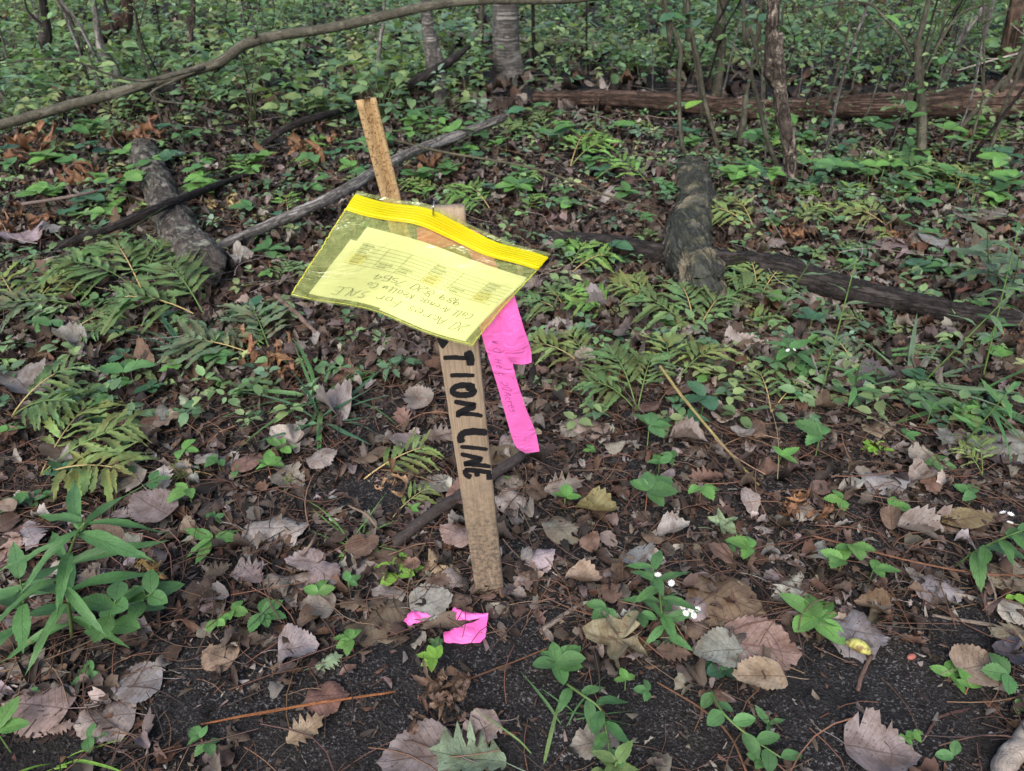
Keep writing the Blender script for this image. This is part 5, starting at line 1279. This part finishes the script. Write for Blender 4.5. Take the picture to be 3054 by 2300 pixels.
# ------------------------------------------------------------------ plants further back, grown at random in the green zones
MARKS = [(1515, 200, 'the banded grey trunk'), (1315, 250, 'the thin splintered grey tree'), (2340, 330, 'the flaking tree'), (3025, 150, 'the brown upright trunk'), (2130, 180, 'the straight dark sapling'), (2745, 330, 'the crossed sapling'),
         (2830, 150, 'the leaning dark sapling'), (2512, 110, 'the far thin sapling'), (1970, 110, 'the straight thin sapling'), (1437, 90, 'the sapling between the grey trunks'), (180, 200, 'the dark forked sapling'), (330, 200, 'the shrub clump'),
         (555, 180, 'the pale crooked sapling'), (740, 40, 'the dark slim trunk'), (1125, 180, 'the crooked grey stem'), (1090, 420, 'the tan post'), (450, 480, 'the far end of the lichen log'), (600, 750, 'the near end of the lichen log'), (2065, 520, 'the far end of the mossy log'),
         (2090, 900, 'the near end of the mossy log'), (1700, 730, 'the thin end of the wet branch'), (2500, 860, 'the middle of the wet branch'), (2900, 930, 'the outer end of the wet branch'), (1700, 300, 'the thin end of the rotten log'), (2250, 330, 'the middle of the rotten log'),
         (2900, 300, 'the thick end of the rotten log'), (1480, 370, 'the tip of the grey dead branch'), (800, 660, 'the middle of the grey dead branch'), (600, 570, 'the bent dark branch'), (1150, 1000, 'the corner of the yellow bag'), (1580, 1200, 'the pink ribbon'), (1460, 1650, 'the foot of the stake'),
         (1900, 1180, 'the browning fern'), (2220, 1400, 'the tip of the yellow stem'), (2970, 1340, 'the large grey edge leaf'), (2530, 1700, 'the large pleated bramble'), (200, 1650, 'the dark goldenrod'), (150, 1400, 'the yellow-brown fern'), (820, 1600, 'the large pale leaf'), (800, 1090, 'the rusty fern tangle'),
         (1980, 1850, 'the white aster'), (100, 600, 'the bright edge brambles'), (30, 40, 'the far corner of the wood'), (930, 250, 'the olive stem'), (2680, 1150, 'the loose grass'), (400, 1150, 'the three litter brambles'), (2450, 620, 'the leaves under the saplings'), (1780, 560, 'the arching green-grey stem')]
USED = {}
def spot_label(what, cat, px, py):
    d = sorted((((px - x) / 1.0) ** 2 + ((py - y) * 1.6) ** 2, nm, x, y) for x, y, nm in MARKS)
    for rank in range(10):
        _, nm, x, y = d[rank]
        rel = 'behind' if py < y - 45 else 'in front of' if py > y + 45 else 'close beside' if abs(px - x) < 90 else 'level with'
        lb = f'{what} {rel} {nm}'
        if lb not in USED: break
    USED[lb] = 1
    return lb, cat, ({'dead leaf': 'dead leaves'}.get(cat, cat + 's')) + ' near ' + nm.replace('the ', '', 1)
GW = {'mid': 'mid-green', 'bright': 'bright green', 'blue': 'bluish green', 'dark': 'dark green', 'fern': 'dull green', 'yellow': 'yellow-green'}
boxes = [(40, 380, 900, 700, 48), (900, 380, 1950, 620, 48), (1950, 400, 3000, 640, 84), (20, 720, 950, 1000, 20), (1650, 640, 3000, 1000, 34), (1700, 1000, 3000, 1300, 22), (40, 1000, 900, 1500, 22)]
for x0, y0, x1, y1, num in boxes:
    for i in range(num):
        px, py = random.uniform(x0, x1), random.uniform(y0, y1)
        if 1980 < px < 2180 and 470 < py < 960: continue
        if 1400 < px < 1650 and py > 900: continue
        t = random.random(); k = 1 if py > 650 else 1.15
        sz = random.uniform(62, 122); big = 'large ' if sz > 103 else 'small ' if sz < 80 else ''
        if t < .55:
            c = random.choice(['mid', 'mid', 'bright', 'bright', 'blue']); lb, _, gp = spot_label(f'{big}{GW[c]} trifoliate bramble', 'bramble', px, py)
            bramble(px, py, sz * k, c, lb, tiers=random.choice([1, 2, 2]) if py < 650 else 1, group=gp, hgt=random.uniform(.03, .11) if py < 650 else None)
        elif t < .8:
            c = random.choice(['mid', 'bright', 'blue']); lb, _, gp = spot_label(f'{big}{GW[c]} oval-leaved seedling', 'seedling', px, py)
            seedling(px, py, sz * k, c, lb, random.randint(5, 8), group=gp, hk=.8)
        elif t < .93:
            c = random.choice(['fern', 'yellow', 'bright']); lb, _, gp = spot_label(f'{big}{GW[c]} single fern frond', 'fern', px, py)
            fern(px, py, sz * 1.2 * k, c, random.uniform(-1.6, 1.6), lb, .45, 6, group=gp)
        else:
            lb, _, gp = spot_label(f'{big}curled brown dead fern', 'dead fern', px, py)
            dry_fern(px, py, sz * 1.3, lb, 6, (.2, .115, .065), group=gp)

# thin bare stems that tangle across the back
WISP = []
for v in range(8):
    r = np.random.default_rng(700 + v)
    z = np.linspace(0, 1, 12)
    P = np.stack([smooth_noise(12, 710 + v, .035, 3) * z + r.uniform(-.25, .25) * z, smooth_noise(12, 730 + v, .03, 3) * z, z], -1)
    br = []
    for k in range(3):
        i0 = r.integers(3, 10); a = r.uniform(0, 6.28); L = r.uniform(.15, .4)
        e = P[i0] + np.array([math.cos(a) * L, math.sin(a) * L, r.uniform(.05, .3)])
        br.append(me_of(tube(spline([P[i0], (P[i0] + e) / 2 + np.array([0, 0, r.uniform(-.03, .05)]), e], 7), np.linspace(.0035, .001, 7), 5), 'branch', M_BARK_OLIVE))
    WISP.append((me_of(tube(P, np.linspace(.0056, .0017, 12), 6, .05, v), 'stem', [M_BARK_OLIVE, M_BARK_GREY, M_BARK_DARK][v % 3]), br, P, ['olive', 'grey', 'dark'][v % 3]))
WFOL = []
for v in range(8):
    r = np.random.default_rng(760 + v); m = 44; so = Soup(); P = WISP[v][2]
    q_ = P[r.integers(3, 12, m)] + r.normal(0, 1, (m, 3)) * np.array([.13, .13, .07])
    so.scatter(COVER_T[v % 3], rots(r.uniform(0, 6.28, m), r.normal(0, .35, m), r.normal(0, .35, m)) * r.uniform(.025, .05, m)[:, None, None], q_, palette(m, COVERCOL, COVERP, .2))
    WFOL.append(so.mesh('foliage')); WFOL[-1].materials.append(M_COVER)
for i in range(88):
    if i < 56: px, py = random.uniform(1880, 3040), random.uniform(150, 520)
    elif i < 80: px, py = random.uniform(0, 900), random.uniform(120, 420)
    else: px, py = random.uniform(900, 1880), random.uniform(90, 260)
    if py > 430 and 1950 < px < 2200: continue
    b = gnd(px, py); me, br, P, w = WISP[i % 8]
    H = random.uniform(.35, 1.3); tilt = random.gauss(0, .22)
    lb, ct, gp = spot_label(f"{'tall ' if H > 1 else 'short ' if H < .6 else ''}thin {w} {'straight' if abs(tilt) < .12 else 'slanting'} bare stem", 'sapling', px, py)
    root = empty('sapling', b, lb, ct, gp)
    M = mat4((0, 0, -.02), random.uniform(0, 6.28), tilt, 0, (H * .8 + .2, H * .8 + .2, H))
    link('stem', me, None, root, M)
    for m_ in br: link('branch', m_, None, root, M)
    for k in range(2):
        p = M @ Vector(P[random.randrange(3, 11)]) + Vector((random.uniform(-.07, .07), random.uniform(-.07, .07), random.uniform(-.03, .06)))
        link('leaf', SL_ME[random.randrange(3)], None, root, mat4(p, random.uniform(0, 6.28), random.uniform(-.3, .4), random.uniform(-.4, .4), random.uniform(.035, .06)), gcol('mid'))
    if i % 4: link('foliage', WFOL[i % 8], None, root, M)

# far plants: too small to show their leaves singly
FAR = []
for v in range(10):
    s = Soup(); r = np.random.default_rng(900 + v)
    m = 16; Hh = r.uniform(.10, .24)
    az = r.uniform(0, 6.28, m); lay = r.integers(0, 3, m)
    sz = r.uniform(.04, .075, m)
    R_ = rots(az, r.normal(.1, .25, m), r.normal(0, .25, m)) * sz[:, None, None]
    st = r.normal(0, .045, (m, 2)) * (v % 3 + 1) * .8
    P = np.column_stack([st, Hh * (.5 + .25 * lay) + r.normal(0, .01, m)]) + R_[:, :, 1] * .2
    c = np.array(COVERCOL[v % len(COVERCOL)])[None] * r.lognormal(0, .18, (m, 1))
    s.scatter(COVER_T[v % 3], R_, P, c)
    fl = s.mesh('far_plant'); fl.materials.append(M_COVER)
    stx = merge([tube(spline([np.zeros(3), P[q] * np.array([.4, .4, .5]), P[q]], 5), .0016, 4) for q in range(0, m, 2)])
    FAR.append((fl, me_of(stx, 'far_stem', M_STEM)))
FARWORD = ['dark green', 'mid green', 'bluish green', 'light green', 'yellowish green', 'grey-green']
for i in range(230):
    px, py = random.uniform(10, 3040), 10 + 370 * random.random() ** .9
    if 1430 < px < 1600 and py > 190: continue
    if px > 1600 and 255 < py < 400: continue
    b = gnd(px, py); sc = random.uniform(.75, 1.35)
    root = empty('woodland_plant', b, *spot_label(('large ' if sc > 1.15 else 'small ' if sc < .9 else '') + FARWORD[i % 10 % 6] + ' woodland plant', 'plant', px, py))
    az = random.uniform(0, 6.28)
    link('foliage', FAR[i % 10][0], None, root, mat4((0, 0, 0), az, 0, 0, sc))
    link('stem', FAR[i % 10][1], None, root, mat4((0, 0, 0), az, 0, 0, sc), (.09, .12, .05))

# ------------------------------------------------------------------ single dead leaves
DL = {'aspen': [me_of(t, 'aspen_leaf', M_DEAD) for t in ASPEN], 'oak': [me_of(t, 'oak_leaf', M_DEAD) for t in OAK], 'maple': [me_of(t, 'maple_leaf', M_DEAD) for t in MAPLE], 'ellip': [me_of(t, 'narrow_leaf', M_DEAD) for t in ELLIP], 'curl': [me_of(t, 'curled_leaf', M_DEAD) for t in CURLED]}
DC = {'pale': (.315, .297, .28), 'grey': (.25, .232, .222), 'blue': (.185, .19, .20), 'tan': (.25, .20, .155), 'brown': (.135, .098, .075), 'red': (.18, .115, .09), 'pink': (.25, .205, .18), 'lav': (.205, .182, .17), 'dark': (.07, .058, .055), 'olive': (.24, .21, .11), 'slate': (.075, .075, .085), 'green': (.2, .27, .17), 'cream': (.33, .27, .195)}
def dead_leaf(kind, base, tip, col, label, wide=1.0, tilt=0.0, roll=0.0, lift=.006, var=None, group=None, stalk=True):
    a, b = gnd(*base), gnd(*tip)
    d = b - a; L = float(np.hypot(d[0], d[1])); az = math.atan2(-d[0], d[1])
    c = tuple(v * random.uniform(.92, 1.08) for v in DC[col])
    me = DL[kind][random.randrange(len(DL[kind])) if var is None else var]
    root = link('fallen_leaf', me, None, None, mat4(a + np.array([0, 0, lift]), az, tilt, roll, (L * wide, L, L)), c)
    tag(root, label, 'dead leaf', group)
    if stalk and kind in ('aspen', 'maple', 'oak'):
        link('leaf_stalk', STALK_ME, None, root, mat4((0, .02, 0), math.pi + random.uniform(-.4, .4), .05, 0, (.55, .55, .55)), tuple(v * .6 for v in c))
    return root
t = np.linspace(0, 1, 7)
STALK_ME = me_of(tube(np.stack([.12 * np.sin(t * 2), t * .8, .02 * np.sin(t * 5)], -1), np.linspace(.012, .018, 7), 4), 'leaf_stalk', M_STEM)
for a in [
    ('aspen', (728, 1600), (925, 1598), 'pale', 'large pale grey toothed leaf lying pointed toward the stake', 1.05), ('aspen', (1190, 1800), (1045, 1915), 'brown', 'big slate-brown square-looking toothed leaf beside the pink scrap', 1.35), ('aspen', (1225, 1830), (1352, 1800), 'pale', 'crinkled whitish leaf overlapping the pink scrap', 1.2), ('aspen', (835, 1960), (955, 1945), 'grey', 'round grey leaf at the edge of bare soil', 1.2),
    ('aspen', (960, 1735), (790, 1755), 'pink', 'pinkish brown flat leaf among mixed litter', .9), ('aspen', (970, 1700), (855, 1690), 'pale', 'pale leaf with an insect hole near the pinkish one', .9), ('aspen', (1030, 1745), (1125, 1665), 'pale', 'upright folded pale leaf behind the slate-brown one', 1.0), ('maple', (1270, 1730), (1372, 1650), 'cream', 'golden tan crumpled maple leaf against the stake', 1.1),
    ('aspen', (915, 2100), (1045, 2085), 'red', 'purplish brown leaf under the long orange stalk', 1.0), ('oak', (860, 2235), (975, 2170), 'tan', 'tan oak leaf on near bare soil', 1.1), ('aspen', (1490, 2170), (1375, 2215), 'pink', 'pinkish tan round leaf below the curled brown fern', 1.2), ('aspen', (1360, 2265), (1130, 2290), 'lav', 'large lavender-brown ragged leaf at the bottom edge', 1.0),
    ('oak', (1510, 2290), (1290, 2270), 'green', 'grey-green fading leaf at the bottom edge below the round one', 1.2), ('ellip', (1255, 1888), (1430, 1865), 'brown', 'narrow brown leaf lying across the pink scrap', .6), ('ellip', (1015, 2030), (1065, 2000), 'red', 'reddish wood chip on bare soil', .9), ('oak', (945, 2005), (1022, 1965), 'green', 'torn grey-green leaf on bare soil', 1.1),
    ('aspen', (1620, 1600), (1770, 1575), 'lav', 'grey-brown toothed leaf beside the foot of the stake', 1.1), ('curl', (1715, 1530), (1840, 1570), 'olive', 'curled olive leaf behind the grey-brown toothed one', .8), ('aspen', (1480, 1520), (1572, 1498), 'pale', 'spotted pale leaf touching the edge of the stake', 1.3), ('curl', (1685, 1740), (1790, 1765), 'tan', 'rolled pale tan leaf on pine needles', .9),
    ('maple', (1610, 1760), (1520, 1710), 'pink', 'crinkled pinkish leaf right of the foot of the stake', 1.2), ('aspen', (1870, 1665), (1950, 1735), 'blue', 'blue-grey leaf tucked behind the white aster', 1.1), ('ellip', (1905, 1665), (1985, 1692), 'pale', 'whitish leaf half over the blue-grey one', 1.2), ('aspen', (2050, 1770), (2275, 1845), 'red', 'big red-brown toothed leaf beside the white aster', 1.15),
    ('maple', (1925, 1925), (1705, 1945), 'tan', 'ragged tan leaf lying on soil below the aster', 1.0), ('oak', (1955, 1955), (2055, 1970), 'brown', 'brown twisted leaf under the aster', 1.2), ('aspen', (2210, 1955), (2065, 1975), 'grey', 'grey leaf half under the big tan one', 1.0), ('aspen', (2150, 1925), (2385, 1965), 'tan', 'big tan toothed leaf spotted with dew', 1.05),
    ('aspen', (2335, 2040), (2175, 2050), 'cream', 'pale ragged leaf with holes on near soil', .8), ('aspen', (1840, 2225), (1700, 2240), 'lav', 'lavender-pink leaf crossed by the trailing vine', 1.1), ('curl', (1960, 1610), (2050, 1590), 'pale', 'pale curled leaf with a hole near the long straw', 1.0), ('oak', (2110, 1645), (2205, 1650), 'brown', 'dark brown oak leaf beside the greenish one', 1.2),
    ('maple', (2120, 1600), (2200, 1578), 'green', 'pale greenish faded leaf above the oak leaf', 1.3), ('curl', (2665, 1585), (2820, 1625), 'grey', 'rough grey curled leaf casting a dark shadow', .9), ('maple', (2280, 1750), (2480, 1790), 'pale', 'crumpled pale tan leaf under the bright bramble', 1.0), ('aspen', (2455, 1885), (2645, 1915), 'blue', 'blue-grey toothed leaf holding a yellow seed pod', 1.1),
    ('aspen', (2720, 1760), (2875, 1770), 'grey', 'grey leaf beneath the pale forked twig', 1.1), ('aspen', (2845, 2020), (2970, 2000), 'tan', 'tan leaf on the near soil beside green sprigs', 1.2), ('aspen', (2510, 2240), (2730, 2280), 'lav', 'grey-lavender leaf at the near bottom edge', 1.0), ('aspen', (3070, 1720), (2960, 1755), 'tan', 'tan leaf cut by the edge above the forked twig', 1.2),
    ('aspen', (3075, 1850), (2965, 1845), 'pale', 'pale tan leaf cut by the edge below the forked twig', 1.1), ('oak', (3060, 1905), (2950, 1910), 'tan', 'small star-shaped oak leaf by the edge', 1.3), ('maple', (3045, 1965), (2930, 1975), 'slate', 'dark slate-coloured wet leaf by the edge', 1.2), ('ellip', (2800, 1580), (2950, 1560), 'olive', 'brown leaf with orange stain near the white flowers', 1.0),
    ('aspen', (215, 2135), (15, 2110), 'pink', 'pinkish kidney-shaped leaf in the near corner', 1.0), ('aspen', (410, 2140), (230, 2180), 'grey', 'big grey toothed leaf in the near corner', 1.15), ('aspen', (490, 2035), (340, 2070), 'grey', 'grey toothed leaf next to curled brown litter', 1.1), ('oak', (160, 2205), (230, 2180), 'tan', 'small tan oak leaf beside the big grey one', 1.3),
    ('oak', (610, 1740), (700, 1710), 'brown', 'brown oak leaf beyond the striped fern', 1.2), ('oak', (690, 1730), (805, 1712), 'lav', 'greyish oak leaf beside the brown one', 1.1), ('aspen', (2565, 1275), (2702, 1290), 'cream', 'pale tan triangular leaf in open litter', 1.0), ('aspen', (3080, 1345), (2880, 1340), 'grey', 'large grey veined leaf cut by the edge', 1.1),
    ('aspen', (2700, 1060), (2800, 1040), 'pale', 'whitish leaf before the dark wet branch', 1.2), ('aspen', (2400, 920), (2500, 912), 'pale', 'pale leaf beside the dark wet branch', 1.2), ('ellip', (2700, 980), (2910, 985), 'grey', 'long grey bark-like leaf under the wet branch', .9), ('curl', (2550, 1165), (2660, 1150), 'slate', 'dark curled leaf in the grass', 1.2),
    ('aspen', (2560, 1440), (2710, 1450), 'grey', 'grey leaf crossed by long straws', 1.0), ('aspen', (1490, 1335), (1665, 1345), 'grey', 'grey leaf lying under the tip of the pink ribbon', 1.0), ('aspen', (1705, 1285), (1825, 1290), 'pink', 'pale pinkish leaf beyond the pink ribbon tip', 1.2), ('aspen', (1570, 1485), (1650, 1470), 'brown', 'rounded brown leaf beside the spotted pale one', 1.3),
    ('oak', (1285, 1515), (1210, 1545), 'lav', 'purplish grey leaf by the dark stick', 1.4), ('aspen', (430, 1460), (280, 1450), 'pale', 'wide pale leaf before the yellow-brown fern', 1.1), ('maple', (930, 1350), (795, 1330), 'pale', 'torn pale leaf below the fine grass', 1.2), ('oak', (1100, 1690), (1260, 1650), 'brown', 'curled brown leaf behind the lime seedling', 1.0),
    ('aspen', (1210, 1790), (1110, 1775), 'grey', 'grey leaf behind the slate-brown one', 1.1), ('oak', (1270, 1775), (1345, 1735), 'brown', 'dark brown leaf between lime seedling and stake', 1.2), ('aspen', (100, 1930), (0, 1960), 'brown', 'brown oak-like leaf beneath the goldenrod', 1.1), ('oak', (160, 2010), (10, 1980), 'lav', 'greyish lobed leaf at the near edge', 1.1),
    ('aspen', (700, 1985), (610, 1955), 'tan', 'tan leaf piece below the pleated bramble', 1.2), ('maple', (510, 2010), (420, 1990), 'grey', 'small grey leaf behind the grey toothed one', 1.2), ('oak', (2080, 2080), (2180, 2090), 'brown', 'small brown leaf below the grey one', 1.0), ('aspen', (560, 1765), (650, 1780), 'brown', 'brown leaf under the striped fern', 1.2),
    ('aspen', (1000, 1840), (900, 1830), 'lav', 'leaf half hidden beside the big slate-brown one', 1.2), ('aspen', (2040, 1880), (2110, 1905), 'brown', 'dark leaf under the red-brown one', 1.2), ('aspen', (2600, 735), (2700, 760), 'lav', 'pale leaf behind the wet branch', 1.2), ('aspen', (2860, 660), (2990, 650), 'lav', 'flat mauve leaf in far open litter', 1.2),
    ('curl', (1405, 1785), (1440, 1768), 'brown', 'small brown leaf curled against the foot of the stake', 1.0), ('oak', (1500, 1800), (1530, 1765), 'dark', 'blackish leaf bit at the corner of the stake foot', 1.2), ('ellip', (1430, 1800), (1480, 1795), 'brown', 'narrow brown leaf lying before the foot of the stake', 1.0), ('curl', (1525, 1790), (1570, 1805), 'lav', 'grey rolled leaf just beyond the stake foot', 1.0),
    ('aspen', (1750, 605), (1830, 625), 'pale', 'light leaf behind the bag in brown litter', 1.3), ('aspen', (1740, 1005), (1620, 1030), 'pale', 'pale leaf just beyond the pink ribbon tails', 1.1), ('aspen', (2170, 1060), (2270, 1045), 'pale', 'pale leaf by the white tuft', 1.2), ('aspen', (1640, 850), (1760, 835), 'lav', 'mauve leaf just outside the bag corner', 1.2),
]:
    dead_leaf(a[0], a[1], a[2], a[3], a[4], a[5], tilt=random.uniform(-.02, .10), roll=random.uniform(-.12, .12), lift=random.uniform(.008, .016))
for i in range(200):
    px, py = random.uniform(-20, 3070), random.uniform(660, 1900)
    if bare(np.array([px]), np.array([py]))[0] > .15: continue
    L = random.uniform(60, 120) * (1.0 if py > 1000 else .85); a = random.uniform(0, 6.28)
    kd = random.choices(['aspen', 'oak', 'curl', 'ellip', 'maple'], [.4, .2, .2, .12, .08])[0]
    cl = random.choices(['grey', 'lav', 'brown', 'pale', 'tan', 'red', 'dark', 'pink'], [.2, .18, .2, .1, .1, .08, .06, .08])[0]
    nm = {'aspen': 'toothed', 'oak': 'lobed', 'curl': 'rolled', 'ellip': 'narrow', 'maple': 'crumpled'}[kd]
    cn = {'grey': 'grey', 'lav': 'mauve-grey', 'brown': 'brown', 'pale': 'pale', 'tan': 'tan', 'red': 'russet', 'dark': 'blackish', 'pink': 'pinkish'}[cl]
    lb, _, gp = spot_label(f'{cn} {nm} dead leaf', 'dead leaf', px, py)
    dead_leaf(kd, (px, py), (px + math.cos(a) * L, py + math.sin(a) * L * .6), cl, lb, random.uniform(.8, 1.2), random.uniform(-.25, .3), random.uniform(-.35, .35), random.uniform(.008, .025), group=gp, stalk=False)

# ------------------------------------------------------------------ seed pod and berry
p0 = gnd(2522, 1915, .02); p1 = gnd(2597, 1950, .02)
P = spline([p0, .5 * (p0 + p1) + np.array([0, 0, .004]), p1], 16)
tt = np.linspace(0, 1, 16)
pod = link('seed_pod', mk_mesh('seed_pod', *shift(tube(P, .0080 * np.sin(np.clip(tt * .94 + .03, 0, 1) * math.pi) ** .7, 12, .03, 4), p0)), M_POD)
pod.location = p0
tag(pod, 'yellow-green seed pod lying on the blue-grey leaf', 'seed pod')
p0 = gnd(2717, 1962, .004)
tt = np.linspace(-1, 1, 9)
P = np.stack([tt * .006, tt * .002, .002 + 0 * tt], -1)
berry = link('seed', mk_mesh('seed', *tube(P, .0038 * np.sqrt(np.clip(1 - tt ** 2, .02, 1)), 10)[:3]), M_BERRY)
berry.location = p0
tag(berry, 'small reddish seed on near bare soil', 'seed')
